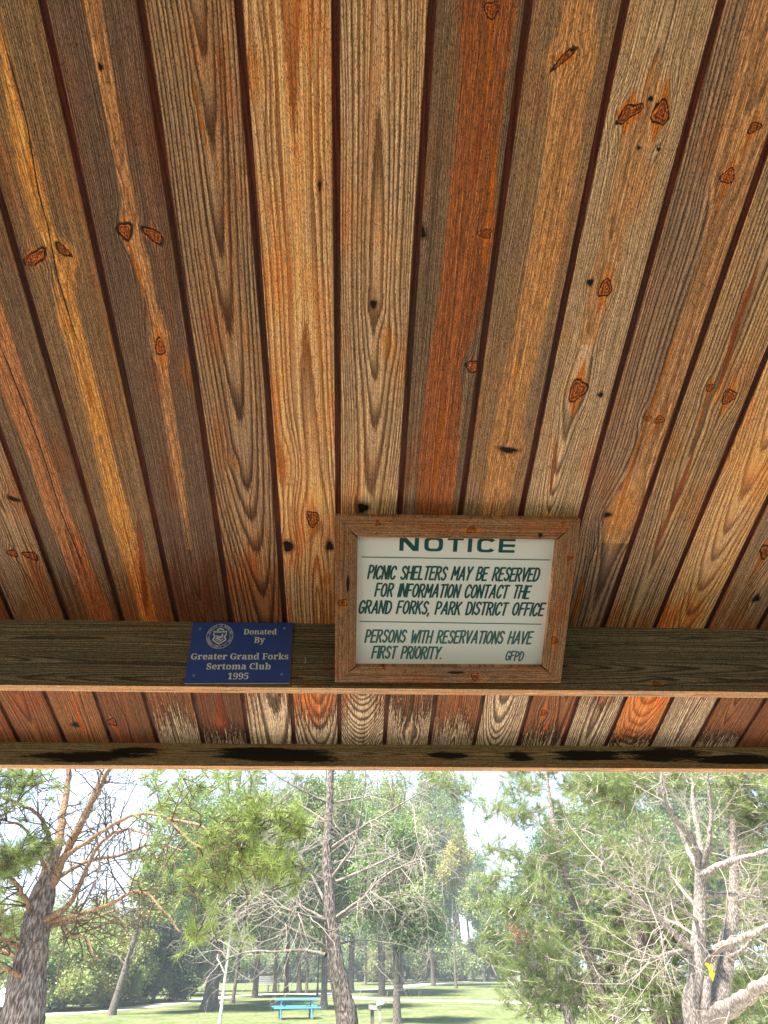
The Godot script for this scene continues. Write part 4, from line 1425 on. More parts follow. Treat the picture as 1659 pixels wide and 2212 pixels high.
func build_furniture() -> void:
	# blue picnic table
	var blue := paint(Color(0.045, 0.300, 0.680), 0.45)
	var frame := paint(Color(0.18, 0.20, 0.22), 0.5)
	frame.metallic = 0.4
	var t := thing("picnic_table", "bright blue picnic table with attached benches on the lawn", "table", on_ground(638, 2201))
	t.rotation.y = 0.16
	t.scale = Vector3(0.95, 0.88, 0.95)
	for z in 4:
		var sh := Shape.new()
		sh.box(Vector3(0, 0.74, -0.285 + z * 0.19), Vector3(1.83, 0.045, 0.18), Basis(), 0.008)
		part("table_plank", sh.mesh(), blue, t)
	for s: float in [-1.0, 1.0]:
		var sh := Shape.new()
		sh.box(Vector3(0, 0.44, s * 0.68), Vector3(1.98, 0.045, 0.26), Basis(), 0.008)
		part("bench_seat", sh.mesh(), blue, t)
	for x: float in [-0.66, 0.66]:
		for s: float in [-1.0, 1.0]:
			var lg := Shape.new()
			lg.tube(PackedVector3Array([Vector3(x, 0.0, s * 0.42), Vector3(x, 0.30, s * 0.34), Vector3(x, 0.70, s * 0.28)]), PackedFloat32Array([0.03, 0.03, 0.03]), 8)
			part("leg", lg.mesh(), blue if s > 0.0 else frame, t)
		var ar := Shape.new()
		ar.tube(PackedVector3Array([Vector3(x, 0.40, -0.78), Vector3(x, 0.40, 0.78)]), PackedFloat32Array([0.024, 0.024]), 8)
		part("cross_bar", ar.mesh(), frame, t)
		for s: float in [-1.0, 1.0]:
			var lg := Shape.new()
			lg.tube(PackedVector3Array([Vector3(x, 0.42, s * 0.72), Vector3(x, 0.0, s * 0.72)]), PackedFloat32Array([0.02, 0.02]), 8)
			part("bench_leg", lg.mesh(), frame, t)
		var br := Shape.new()
		br.tube(PackedVector3Array([Vector3(x, 0.40, 0.0), Vector3(x * 0.1, 0.70, 0.0)]), PackedFloat32Array([0.014, 0.014]), 6)
		part("brace", br.mesh(), frame, t)
	# pale slatted bench further off
	var grey := paint(Color(0.24, 0.26, 0.27), 0.5)
	var b := thing("park_bench", "pale grey slatted park bench by the path", "bench", on_ground(579, 2143))
	b.rotation.y = 0.25
	for k in 4:
		var sh := Shape.new()
		sh.box(Vector3(0, 0.45, -0.20 + k * 0.13), Vector3(1.8, 0.035, 0.10), Basis(), 0.006)
		part("seat_slat", sh.mesh(), grey, b)
	for k in 4:
		var sh := Shape.new()
		sh.box(Vector3(0, 0.60 + k * 0.125, -0.27 - k * 0.03), Vector3(1.8, 0.095, 0.035), Basis(), 0.006)
		part("back_slat", sh.mesh(), grey, b)
	for x: float in [-0.8, 0.0, 0.8]:
		for z: float in [-0.2, 0.2]:
			var sh := Shape.new()
			sh.box(Vector3(x, 0.215, z), Vector3(0.05, 0.43, 0.05), Basis(), 0.006)
			part("leg", sh.mesh(), grey, b)
		var up := Shape.new()
		up.tube(PackedVector3Array([Vector3(x, 0.43, -0.29), Vector3(x, 1.04, -0.42)]), PackedFloat32Array([0.025, 0.025]), 6)
		part("back_support", up.mesh(), grey, b)
	# lamp posts
	var black := paint(Color(0.012, 0.014, 0.014), 0.4)
	for q in [[685.5, 2152, 4.2, "thin black lamp post standing beside the path behind the blue table"], [830.0, 2137, 4.4, "thin black lamp post beside the far path between two trunks"]]:
		var l := thing("lamp_post", q[3], "lamp post", on_ground(q[0], q[1]), "lamp posts along the paths")
		var sh := Shape.new()
		sh.tube(PackedVector3Array([Vector3(0, 0, 0), Vector3(0, 0.5, 0), Vector3(0, 0.55, 0), Vector3(0, q[2], 0)]), PackedFloat32Array([0.085, 0.08, 0.055, 0.045]), 10)
		part("pole", sh.mesh(), black, l)
		var cap := Shape.new()
		cap.tube(PackedVector3Array([Vector3(0, q[2], 0), Vector3(0, q[2] + 0.12, 0), Vector3(0, q[2] + 0.42, 0), Vector3(0, q[2] + 0.52, 0)]), PackedFloat32Array([0.05, 0.17, 0.20, 0.03]), 12)
		part("lamp_head", cap.mesh(), black, l)
	# two small posts on the lawn
	var g1 := at(804, 2212, 29.0)
	var dark := paint(Color(0.085, 0.085, 0.08), 0.6)
	var p1 := thing("marker_post", "dark wooden marker post with a slanted plate on top", "post", Vector3(g1.x, GROUND, g1.z))
	var s1 := Shape.new()
	s1.box(Vector3(0, 0.28, 0), Vector3(0.13, 0.56, 0.13), Basis(), 0.01)
	part("post", s1.mesh(), dark, p1)
	var pl := Shape.new()
	pl.box(Vector3(0.02, 0.60, 0.03), Vector3(0.30, 0.03, 0.24), Basis(Vector3.RIGHT, 0.6) * Basis(Vector3.BACK, -0.12), 0.005)
	part("plate", pl.mesh(), dark, p1)
	var g2 := at(821, 2212, 29.3)
	var lite := paint(Color(0.30, 0.30, 0.275), 0.7)
	var p2 := thing("marker_post", "pale marker post with a small slanted plate on top", "post", Vector3(g2.x, GROUND, g2.z))
	var s2 := Shape.new()
	s2.box(Vector3(0, 0.34, 0), Vector3(0.09, 0.68, 0.09), Basis(), 0.01)
	part("post", s2.mesh(), lite, p2)
	var pl2 := Shape.new()
	pl2.box(Vector3(0.01, 0.72, 0.03), Vector3(0.26, 0.03, 0.20), Basis(Vector3.RIGHT, 0.6) * Basis(Vector3.BACK, 0.2), 0.005)
	part("plate", pl2.mesh(), lite, p2)
	car("white car half hidden behind the thick trunk of the grey pine", on_ground(38, 2188) , 1.2, Color(0.72, 0.76, 0.80))
	car("pale blue car glimpsed through the pine boughs", on_ground(1450, 2135), 0.5, Color(0.55, 0.68, 0.76))
	# yellow plastic strip caught in the boughs
	var y := thing("plastic_strip", "yellow plastic strip caught between the bare trunks", "plastic strip", at(1536, 2096, 8.05))
	var ys := Shape.new()
	var last := []
	for i in 9:
		var f := i / 8.0
		var cx := -0.022 + 0.045 * f + 0.012 * sin(f * 5.0)
		var cy := 0.062 - 0.155 * f
		var hw := 0.030 * (1.0 - pow(absf(f - 0.35) * 1.25, 2.0)) + 0.004
		var zz := 0.012 * sin(f * 4.2)
		var now := [Vector3(cx - hw, cy, zz), Vector3(cx, cy, zz + 0.010), Vector3(cx + hw, cy + 0.004, zz - 0.004)]
		if i > 0:
			for k in 2:
				ys.quad(last[k], last[k + 1], now[k + 1], now[k])
				var th := Vector3(0, 0, -0.002)
				ys.quad(last[k + 1] + th, last[k] + th, now[k] + th, now[k + 1] + th)
		last = now
	part("strip", ys.mesh(), paint(Color(0.72, 0.42, 0.01), 0.4), y)


func car(label: String, where: Vector3, turn: float, tone: Color) -> void:
	var c := thing("parked_car", label, "car", where, "cars parked beyond the trees")
	c.rotation.y = turn
	var body := Shape.new()
	var side := [Vector2(-2.15, 0.32), Vector2(-2.2, 0.75), Vector2(-1.75, 0.92), Vector2(-0.95, 0.98), Vector2(-0.35, 1.42), Vector2(0.95, 1.46), Vector2(1.75, 1.02), Vector2(2.15, 0.95), Vector2(2.2, 0.38)]
	for i in side.size():
		var a: Vector2 = side[i]
		var b: Vector2 = side[(i + 1) % side.size()]
		var wa := 0.86 if a.y < 1.2 else 0.66
		var wb := 0.86 if b.y < 1.2 else 0.66
		body.quad(Vector3(a.x, a.y, -wa), Vector3(a.x, a.y, wa), Vector3(b.x, b.y, wb), Vector3(b.x, b.y, -wb))
		for s: float in [-1.0, 1.0]:
			body.tri(Vector3(0, 0.7, s * 0.9), Vector3(a.x, a.y, s * wa), Vector3(b.x, b.y, s * wb))
	part("body", body.mesh(), paint(tone, 0.3), c)
	var glass := paint(Color(0.03, 0.04, 0.05), 0.08)
	for s: float in [-1.0, 1.0]:
		var g := Shape.new()
		g.quad(Vector3(-0.80, 1.02, s * 0.865), Vector3(-0.30, 1.36, s * 0.72), Vector3(0.90, 1.38, s * 0.72), Vector3(1.45, 1.04, s * 0.865))
		part("side_window", g.mesh(), glass, c)
		for x: float in [-1.35, 1.40]:
			var wv := Node3D.new()
			wv.name = "wheel"
			c.add_child(wv, true)
			var ty := Shape.new()
			ty.tube(PackedVector3Array([Vector3(x, 0.32, s * 0.70), Vector3(x, 0.32, s * 0.89)]), PackedFloat32Array([0.32, 0.32]), 18)
			part("tyre", ty.mesh(), paint(Color(0.015, 0.015, 0.015)), wv)
			var rm := Shape.new()
			rm.tube(PackedVector3Array([Vector3(x, 0.32, s * 0.86), Vector3(x, 0.32, s * 0.905)]), PackedFloat32Array([0.20, 0.18]), 14)
			part("rim", rm.mesh(), paint(Color(0.35, 0.36, 0.37), 0.35), wv)


func build_trees() -> void:
	shoot_mesh = make_shoot(30, 0.10, 0.062, 0.0018, 3)
	shoot_long = make_shoot(34, 0.10, 0.10, 0.0022, 4)
	leaf_mesh = make_leaves(30, 0.34, 6)
	needle_mat = StandardMaterial3D.new()
	needle_mat.vertex_color_use_as_albedo = true
	needle_mat.roughness = 0.55
	needle_mat.backlight_enabled = true
	needle_mat.backlight = Color(0.6, 0.66, 0.3)
	leaf_mat = StandardMaterial3D.new()
	leaf_mat.vertex_color_use_as_albedo = true
	leaf_mat.roughness = 0.6
	leaf_mat.backlight_enabled = true
	leaf_mat.backlight = Color(0.7, 0.76, 0.35)
	bark["pine"] = bark_material(Color(0.035, 0.028, 0.026), Color(0.195, 0.170, 0.164), Color(0.37, 0.33, 0.32), 51, Vector3(2.6, 0.55, 2.6), 3.0)
	bark["orange"] = bark_material(Color(0.075, 0.045, 0.028), Color(0.225, 0.145, 0.092), Color(0.40, 0.30, 0.225), 52, Vector3(4.0, 1.2, 4.0), 1.0)
	bark["silver"] = bark_material(Color(0.085, 0.070, 0.062), Color(0.225, 0.207, 0.198), Color(0.40, 0.375, 0.36), 53, Vector3(4.0, 1.5, 4.0), 1.0)
	bark["dead"] = bark_material(Color(0.16, 0.142, 0.132), Color(0.29, 0.262, 0.248), Color(0.42, 0.39, 0.372), 54, Vector3(9.0, 4.0, 9.0), 0.3)
	bark["brown"] = bark_material(Color(0.035, 0.026, 0.020), Color(0.09, 0.066, 0.050), Color(0.16, 0.125, 0.10), 55, Vector3(9.0, 4.0, 9.0), 0.5)
	bark["grey"] = bark_material(Color(0.050, 0.043, 0.038), Color(0.135, 0.118, 0.105), Color(0.24, 0.215, 0.195), 56, Vector3(1.8, 0.4, 1.8), 3.0)
	bark["birch"] = bark_material(Color(0.05, 0.045, 0.04), Color(0.60, 0.58, 0.55), Color(0.72, 0.70, 0.67), 57, Vector3(0.8, 3.0, 0.8), 0.3)
	print("near pines")
	# the thick pine on the left, its orange limbs and its long bough of bright needles
	pine("thick grey-barked pine with spreading orange limbs", 8.5,
		[[46, 2212, 0.0, 0.205], [58, 2120, 0.0, 0.18], [70, 2050, 0.0, 0.155], [80, 1990, 0.0, 0.14], [92, 1935, 0.0, 0.125], [104, 1890, 0.02, 0.085], [116, 1830, 0.05, 0.06]],
		[[0.062, 0.035, 5, 104, 1900, 0.0, 122, 1840, 0.1, 136, 1760, 0.2, 150, 1665, 0.3, 156, 1590, 0.4],
		[0.052, 0.028, 8, 108, 1920, 0.0, 140, 1850, -0.2, 178, 1775, -0.4, 216, 1700, -0.5, 240, 1655, -0.6, 262, 1590, -0.7],
		[0.048, 0.026, 6, 104, 1930, 0.1, 132, 1868, 0.3, 162, 1798, 0.5, 192, 1738, 0.6, 226, 1655, 0.7],
		[0.034, 0.012, 9, 98, 1985, -0.1, 148, 1955, -0.2, 196, 1858, -0.4, 226, 1815, -0.5, 268, 1792, -0.7, 330, 1805, -0.9],
		[0.030, 0.012, 10, 102, 1990, 0.0, 168, 1976, -0.3, 232, 1955, -0.5, 300, 1925, -0.8, 345, 1958, -1.0, 388, 2012, -1.1],
		[0.028, 0.010, 9, 100, 2003, 0.0, 150, 1992, 0.2, 200, 1984, 0.4, 262, 1960, 0.5],
		[0.020, 0.006, 8, 138, 2000, -0.1, 150, 2020, -0.2, 186, 2026, -0.3, 200, 2060, -0.4, 200, 2076, -0.4],
		[0.040, 0.016, 8, 80, 1995, 0.0, 48, 1930, -0.2, 20, 1892, -0.3, -20, 1850, -0.5],
		[0.040, 0.016, 5, 64, 2065, 0.0, 20, 2036, -0.2, -30, 2010, -0.3],
		[0.036, 0.016, 5, 60, 2080, -0.1, 16, 2058, 0.1, -30, 2040, 0.3],
		[0.036, 0.018, 4, 56, 2112, -0.1, 8, 2092, -0.3, -30, 2080, -0.4],
		[0.032, 0.010, 9, 112, 1830, 0.0, 90, 1770, -0.3, 50, 1740, -0.5, 5, 1722, -0.7, -40, 1700, -0.8],
		[0.026, 0.010, 8, 104, 1890, 0.0, 62, 1800, -0.4, 20, 1775, -0.6, -30, 1768, -0.8],
		[0.028, 0.012, 9, 112, 1905, 0.1, 190, 1860, 0.3, 250, 1850, 0.5, 330, 1825, 0.5, 395, 1838, 0.4],
		[0.026, 0.008, 9, 140, 1850, -0.3, 230, 1790, -0.9, 300, 1758, -1.3, 362, 1770, -1.6, 430, 1830, -1.9, 520, 1820, -2.1, 600, 1770, -2.2],
		[0.018, 0.006, 8, 362, 1770, -1.6, 440, 1788, -1.8, 500, 1850, -2.0, 590, 1870, -2.2]],
		[[540, 1800, -2.1, 0.30, 26, 0], [610, 1772, -2.2, 0.26, 22, 0], [636, 1790, -2.25, 0.18, 12, 0], [500, 1850, -2.0, 0.30, 26, 0], [575, 1868, -2.2, 0.27, 24, 0], [455, 1800, -1.9, 0.26, 20, 0], [608, 1880, -2.2, 0.20, 14, 0], [540, 1745, -2.1, 0.22, 14, 0], [480, 1900, -2.0, 0.22, 16, 0], [425, 1905, -1.9, 0.22, 14, 0], [430, 2020, -1.2, 0.20, 16, 0], [330, 1850, 0.4, 0.24, 18, 0], [285, 1852, 0.5, 0.16, 10, 0], [365, 1740, -1.5, 0.26, 16, 0], [430, 1690, -1.6, 0.26, 14, 0], [330, 1690, -1.0, 0.24, 10, 0],
		[40, 1845, -0.5, 0.34, 30, 0], [86, 1830, -0.4, 0.22, 16, 0], [5, 1870, -0.5, 0.3, 20, 0], [30, 1690, -0.6, 0.36, 26, 0], [80, 1690, -0.5, 0.26, 12, 0], [0, 1740, -0.7, 0.26, 12, 0], [20, 1960, 0.9, 0.34, 18, 0], [10, 2010, 1.0, 0.3, 14, 0], [0, 2130, 1.2, 0.3, 10, 0]],
		{"seed": 2, "needle_color": Color(0.185, 0.250, 0.065), "trunk_bark": "pine", "limb_bark": "orange", "twig_bark": "brown", "twig_length": 0.55, "twig_r": 0.009, "twiggy": 1.9, "mesh": shoot_long, "needle_size": 1.0, "lean": Vector3(0.45, 0.35, 0.25), "spacing": 0.066})
	# the straight pine in the middle, mostly bare limbs
	pine("tall pine with bare grey limbs and a leaning straight trunk", 13.5,
		[[750, 2212, 0.0, 0.172], [736, 2140, 0.0, 0.150], [724, 2070, 0.0, 0.130], [714, 1985, 0.0, 0.115], [709, 1900, 0.0, 0.100], [707, 1830, 0.0, 0.085], [711, 1740, 0.0, 0.068], [715, 1650, 0.0, 0.055], [718, 1540, 0.0, 0.04]],
		[[0.042, 0.010, 12, 704, 2049, 0.0, 676, 2030, -0.2, 642, 2015, -0.4, 600, 1988, -0.6, 550, 1952, -0.9, 498, 1924, -1.1],
		[0.034, 0.010, 10, 704, 2063, 0.1, 652, 2052, 0.4, 600, 2056, 0.7, 526, 2058, 1.0, 466, 2086, 1.2, 440, 2110, 1.3],
		[0.030, 0.008, 12, 702, 1985, 0.0, 652, 1958, 0.3, 605, 1925, 0.5, 585, 1906, 0.6],
		[0.028, 0.008, 12, 702, 1988, -0.1, 676, 1982, -0.5, 605, 1962, -1.0, 560, 1950, -1.4, 500, 1975, -1.7],
		[0.034, 0.008, 14, 702, 1908, 0.0, 666, 1878, -0.3, 622, 1842, -0.6, 596, 1828, -0.8, 540, 1812, -1.0],
		[0.030, 0.008, 10, 700, 1945, 0.1, 676, 1896, 0.4, 640, 1835, 0.6, 600, 1760, 0.8],
		[0.026, 0.006, 10, 704, 1832, 0.0, 672, 1798, 0.3, 640, 1778, 0.5, 560, 1765, 0.7],
		[0.026, 0.006, 12, 708, 1734, 0.0, 642, 1702, -0.3, 586, 1668, -0.5, 540, 1640, -0.6],
		[0.032, 0.007, 16, 722, 1985, 0.0, 780, 1942, -0.4, 830, 1894, -0.7, 890, 1862, -1.0, 965, 1838, -1.3],
		[0.030, 0.007, 16, 722, 1990, 0.1, 760, 1966, 0.4, 800, 1948, 0.7, 862, 1932, 1.0, 940, 1945, 1.3],
		[0.032, 0.007, 16, 718, 1908, 0.0, 790, 1878, 0.3, 832, 1858, 0.5, 905, 1818, 0.8, 975, 1790, 1.0],
		[0.034, 0.010, 12, 714, 1903, 0.0, 740, 1862, -0.2, 766, 1820, -0.3, 786, 1716, -0.5, 790, 1640, -0.6],
		[0.030, 0.007, 16, 714, 1833, 0.0, 780, 1788, -0.4, 832, 1758, -0.6, 902, 1716, -0.9, 970, 1678, -1.1],
		[0.022, 0.006, 12, 714, 1735, 0.0, 786, 1722, 0.3, 850, 1708, 0.6, 915, 1690, 0.8],
		[0.024, 0.006, 14, 714, 1870, 0.2, 770, 1850, 0.8, 850, 1845, 1.3, 930, 1875, 1.6],
		[0.020, 0.005, 10, 712, 1780, 0.1, 660, 1745, 0.6, 610, 1720, 1.0],
		[0.022, 0.006, 10, 726, 2040, 0.2, 790, 2030, 0.8, 860, 2045, 1.2]],
		[[960, 1690, -1.1, 0.4, 18, 0], [1000, 1720, -1.0, 0.34, 14, 0], [985, 1790, 1.0, 0.28, 8, 0], [930, 1680, -0.8, 0.3, 10, 0], [1020, 1690, -1.0, 0.3, 10, 0], [560, 1690, -0.6, 0.4, 14, 0], [480, 1700, -0.5, 0.4, 12, 0], [620, 1690, -0.2, 0.4, 8, 0], [500, 1950, -1.5, 0.4, 10, 0], [870, 1690, -0.6, 0.4, 10, 0], [520, 2030, 1.0, 0.4, 10, 0], [880, 1760, 0.5, 0.4, 6, 0], [770, 1680, 0.5, 0.4, 8, 0]],
		{"seed": 5, "needle_color": Color(0.165, 0.225, 0.062), "trunk_bark": "pine", "limb_bark": "silver", "twig_bark": "dead", "twig_length": 1.0, "twig_r": 0.0075, "twiggy": 1.3, "droop": -0.06, "mesh": shoot_long, "needle_size": 1.15, "spacing": 0.08, "spray_r": 0.008})
	# the feathery pine right of the gap
	var sp := []
	var r := RandomNumberGenerator.new()
	r.seed = 99
	var rows := [[1664, 1085, 1420], [1690, 1090, 1420], [1720, 1080, 1400], [1780, 1062, 1390], [1840, 1040, 1390], [1900, 1048, 1380], [1950, 1060, 1370], [2000, 1062, 1360], [2050, 1060, 1340], [2090, 1098, 1330], [2140, 1112, 1300], [2185, 1125, 1290]]
	for q in rows:
		var x: float = q[1] + 14.0
		while x < q[2]:
			sp.append([x + r.randf_range(-14, 14), q[0] + r.randf_range(-26, 26), r.randf_range(-0.9, 1.6), r.randf_range(0.22, 0.34), 16, 0])
			x += r.randf_range(24, 40)
	sp.append_array([[1118, 2018, -0.9, 0.12, 9, 2.0], [1128, 2028, -0.9, 0.10, 6, 2.0], [1336, 2105, 0.0, 0.14, 5, 2.0], [1350, 2060, 0.4, 0.16, 5, 2.0]])
	for q in [[1300, 2000], [1340, 2030], [1325, 2060], [1375, 1815], [1345, 1850], [1310, 1945], [1385, 1870]]:
		sp.append([q[0], q[1], -1.3, 0.24, 15, 0])
	pine("feathery green pine with a thin curved trunk beside the open lawn", 10.5,
		[[1385, 2238, 0.0, 0.075], [1348, 2208, 0.0, 0.068], [1310, 2180, 0.0, 0.060], [1282, 2095, 0.0, 0.055], [1252, 2002, 0.0, 0.050], [1224, 1902, 0.0, 0.043], [1204, 1820, 0.0, 0.036], [1188, 1728, 0.0, 0.028], [1176, 1640, 0.0, 0.018]],
		[[0.018, 0.005, 10, 1244, 1986, 0.0, 1200, 1968, -0.3, 1150, 1955, -0.6], [0.018, 0.005, 9, 1214, 1862, 0.0, 1180, 1850, -0.3, 1110, 1840, -0.5], [0.016, 0.005, 9, 1222, 1900, 0.0, 1270, 1895, -0.4, 1320, 1880, -0.6],
		[0.018, 0.005, 9, 1280, 2090, 0.0, 1250, 2130, -0.4, 1225, 2135, -0.6], [0.016, 0.005, 9, 1290, 2125, 0.0, 1250, 2130, 0.4, 1200, 2122, 0.8, 1140, 2130, 1.0], [0.016, 0.005, 9, 1262, 2030, 0.0, 1220, 2060, -0.5, 1190, 2075, -0.7], [0.015, 0.004, 9, 1202, 1815, 0.0, 1170, 1790, 0.4, 1140, 1740, 0.6], [0.014, 0.004, 9, 1235, 1940, 0.0, 1190, 1915, 0.5, 1130, 1890, 0.8],
		[0.016, 0.005, 9, 1208, 1825, 0.0, 1240, 1790, -0.4, 1300, 1812, -0.7], [0.018, 0.006, 9, 1262, 2035, 0.0, 1320, 2028, -0.3, 1380, 2035, -0.6]],
		sp, {"seed": 8, "needle_color": Color(0.140, 0.195, 0.060), "trunk_bark": "silver", "limb_bark": "dead", "twig_bark": "dead", "twig_length": 0.5, "twig_r": 0.007, "twiggy": 1.1, "mesh": shoot_mesh, "needle_size": 0.95, "lean": Vector3(-0.25, 0.6, 0.1), "spacing": 0.036, "lump": 0.04})
	# the many-stemmed bare pine on the right
	var limbs := [[0.045, 0.018, 8, 1514, 1890, 0.0, 1505, 1840, -0.1, 1480, 1790, -0.2, 1450, 1760, -0.3, 1432, 1700, -0.4, 1420, 1640, -0.4],
		[0.040, 0.016, 8, 1514, 1890, 0.0, 1512, 1820, 0.1, 1500, 1760, 0.2, 1495, 1690, 0.3, 1490, 1620, 0.3],
		[0.036, 0.014, 8, 1516, 1885, 0.0, 1530, 1830, -0.2, 1536, 1760, -0.3, 1530, 1690, -0.4, 1520, 1620, -0.5],
		[0.034, 0.014, 8, 1510, 1880, 0.1, 1470, 1800, 0.4, 1440, 1720, 0.6, 1430, 1640, 0.7],
		[0.045, 0.022, 8, 1520, 1890, -0.1, 1560, 1870, -0.3, 1610, 1852, -0.5, 1665, 1838, -0.7, 1720, 1820, -0.8],
		[0.026, 0.012, 6, 1520, 1937, 0.0, 1590, 1932, -0.2, 1665, 1942, -0.4],
		[0.034, 0.012, 12, 1496, 2052, 0.0, 1450, 2010, -0.3, 1400, 1960, -0.6, 1350, 1920, -0.8, 1310, 1880, -1.0, 1300, 1820, -1.1],
		[0.026, 0.008, 12, 1496, 2062, 0.0, 1465, 2055, -0.1, 1420, 2068, -0.3, 1380, 2080, -0.5],
		[0.085, 0.050, 3, 1548, 2198, -0.1, 1580, 2172, -0.5, 1622, 2148, -0.9, 1668, 2118, -1.2, 1730, 2080, -1.5],
		[0.050, 0.030, 4, 1530, 2070, 0.2, 1560, 2045, -0.1, 1610, 2025, -0.3, 1670, 1996, -0.5, 1720, 1975, -0.6],
		[0.026, 0.010, 7, 1576, 2068, 0.1, 1606, 2050, -0.1, 1630, 2020, -0.2, 1668, 1985, -0.4],
		[0.024, 0.012, 6, 1544, 2100, 0.3, 1550, 2060, 0.3, 1560, 2010, 0.3, 1566, 1980, 0.4],
		[0.034, 0.014, 8, 1586, 1900, 0.2, 1580, 1820, 0.3, 1572, 1740, 0.4, 1570, 1640, 0.4],
		[0.030, 0.012, 8, 1586, 1890, 0.2, 1610, 1830, 0.0, 1640, 1790, -0.2, 1680, 1755, -0.3],
		[0.022, 0.006, 10, 1505, 1960, 0.0, 1460, 1905, 0.4, 1420, 1850, 0.7, 1395, 1790, 0.9], [0.020, 0.006, 10, 1508, 1990, 0.0, 1465, 1960, -0.4, 1420, 1930, -0.6, 1370, 1925, -0.9],
		[0.020, 0.006, 10, 1590, 1950, 0.2, 1630, 1930, 0.0, 1680, 1900, -0.2], [0.018, 0.006, 10, 1590, 1990, 0.2, 1640, 1985, 0.3, 1690, 1960, 0.4], [0.016, 0.005, 10, 1500, 2020, 0.1, 1450, 1990, 0.5, 1400, 1985, 0.9, 1350, 2000, 1.1]]
	var sr := []
	for q in [[1300, 1690, 0.6], [1350, 1700, 0.4], [1400, 1690, 0.3], [1330, 1730, 0.5], [1280, 1710, 0.6], [1570, 1690, -0.2], [1620, 1700, -0.3], [1650, 1740, -0.3], [1590, 1740, -0.1], [1640, 1790, -0.1], [1655, 1680, -0.2], [1545, 1680, 0.2], [1470, 1680, 0.6], [1600, 1800, 0.4], [1440, 1700, 0.7]]:
		sr.append([q[0], q[1], q[2], 0.28, 26, 0])
	for q in [[1620, 2110, 1.4], [1650, 2060, 1.5], [1600, 2150, 1.3], [1650, 2150, 1.2], [1630, 1990, 1.6], [1655, 1920, 1.8], [1580, 2190, 1.2], [1640, 2200, 1.0], [1560, 1960, 2.2], [1540, 2020, 2.3], [1620, 1880, 2.0], [1450, 1900, 2.2], [1420, 2000, 2.0], [1470, 2020, 2.2], [1440, 1960, 2.4], [1480, 1860, 2.4], [1400, 2140, 1.9], [1390, 2100, 1.9], [1450, 2160, 2.0], [1360, 2180, 1.6], [1470, 2120, 2.2]]:
		sr.append([q[0], q[1], q[2], 0.36, 26, 0])
	pine("many-stemmed pine crowded with bare silver twigs", 7.5,
		[[1498, 2212, 0.0, 0.082], [1502, 2130, 0.0, 0.074], [1508, 2042, 0.0, 0.068], [1512, 1960, 0.0, 0.060], [1514, 1885, 0.0, 0.056], [1516, 1860, 0.0, 0.03], [], [1520, 2290, 0.1, 0.13], [1536, 2212, 0.1, 0.10], [1562, 2117, 0.15, 0.072], [1582, 1992, 0.2, 0.055], [1586, 1895, 0.2, 0.048], [1584, 1800, 0.25, 0.032], [1580, 1660, 0.3, 0.022], [], [1520, 2240, 0.0, 0.06], [1524, 2180, -0.05, 0.05], [1528, 2110, -0.05, 0.03]],
		limbs, sr, {"seed": 11, "needle_color": Color(0.140, 0.195, 0.060), "trunk_bark": "silver", "limb_bark": "silver", "twig_bark": "dead", "twig_length": 0.66, "twig_r": 0.0045, "twiggy": 1.0, "mesh": shoot_mesh, "needle_size": 1.1, "spacing": 0.05, "lump": 0.05})
	# darker stems behind it
	pine("dark forked pine standing behind the bare one", 10.0,
		[[1430, 2232, 0.0, 0.10], [1420, 2180, 0.0, 0.09], [1404, 2110, 0.0, 0.085], [1385, 2052, 0.0, 0.07], [1372, 1980, 0.0, 0.05], [1366, 1900, 0.1, 0.03], [], [1486, 2260, 0.4, 0.15], [1466, 2190, 0.4, 0.12], [1440, 2130, 0.4, 0.10], [1408, 2060, 0.4, 0.08], [1395, 1990, 0.4, 0.06]],
		[[0.05, 0.03, 5, 1405, 2108, 0.0, 1430, 2140, -0.1, 1462, 2172, -0.2, 1492, 2180, -0.2], [0.035, 0.012, 9, 1390, 2062, 0.0, 1430, 2046, -0.3, 1490, 2010, -0.6], [0.02, 0.007, 10, 1392, 2070, 0.0, 1350, 2072, -0.3, 1300, 2090, -0.4], [0.02, 0.007, 10, 1380, 2040, 0.2, 1340, 2010, 0.6, 1300, 2020, 0.9], [0.02, 0.007, 10, 1420, 2090, 0.4, 1480, 2080, 0.7, 1540, 2050, 1.0], [0.02, 0.007, 10, 1410, 2150, 0.2, 1360, 2150, 0.4, 1300, 2160, 0.7]],
		[[1340, 1960, 1.2, 0.4, 18, 0], [1380, 1900, 1.2, 0.4, 18, 0], [1330, 2060, 1.0, 0.4, 14, 0], [1420, 1930, 1.4, 0.4, 16, 0], [1350, 1860, 1.4, 0.4, 16, 0], [1300, 2170, 1.0, 0.36, 12, 0], [1360, 2120, 1.0, 0.36, 12, 0], [1530, 2120, 1.4, 0.4, 14, 0], [1500, 2070, 1.4, 0.4, 14, 0], [1560, 2180, 1.4, 0.4, 10, 0], [1600, 2060, 1.8, 0.4, 14, 0], [1480, 1960, 1.8, 0.4, 14, 0], [1560, 1880, 2.0, 0.4, 14, 0], [1640, 1960, 2.0, 0.4, 14, 0]],
		{"seed": 14, "needle_color": Color(0.120, 0.175, 0.056), "trunk_bark": "pine", "limb_bark": "pine", "twig_bark": "brown", "twig_length": 0.7, "twig_r": 0.008, "twiggy": 1.3, "mesh": shoot_mesh, "needle_size": 1.2, "spacing": 0.06})
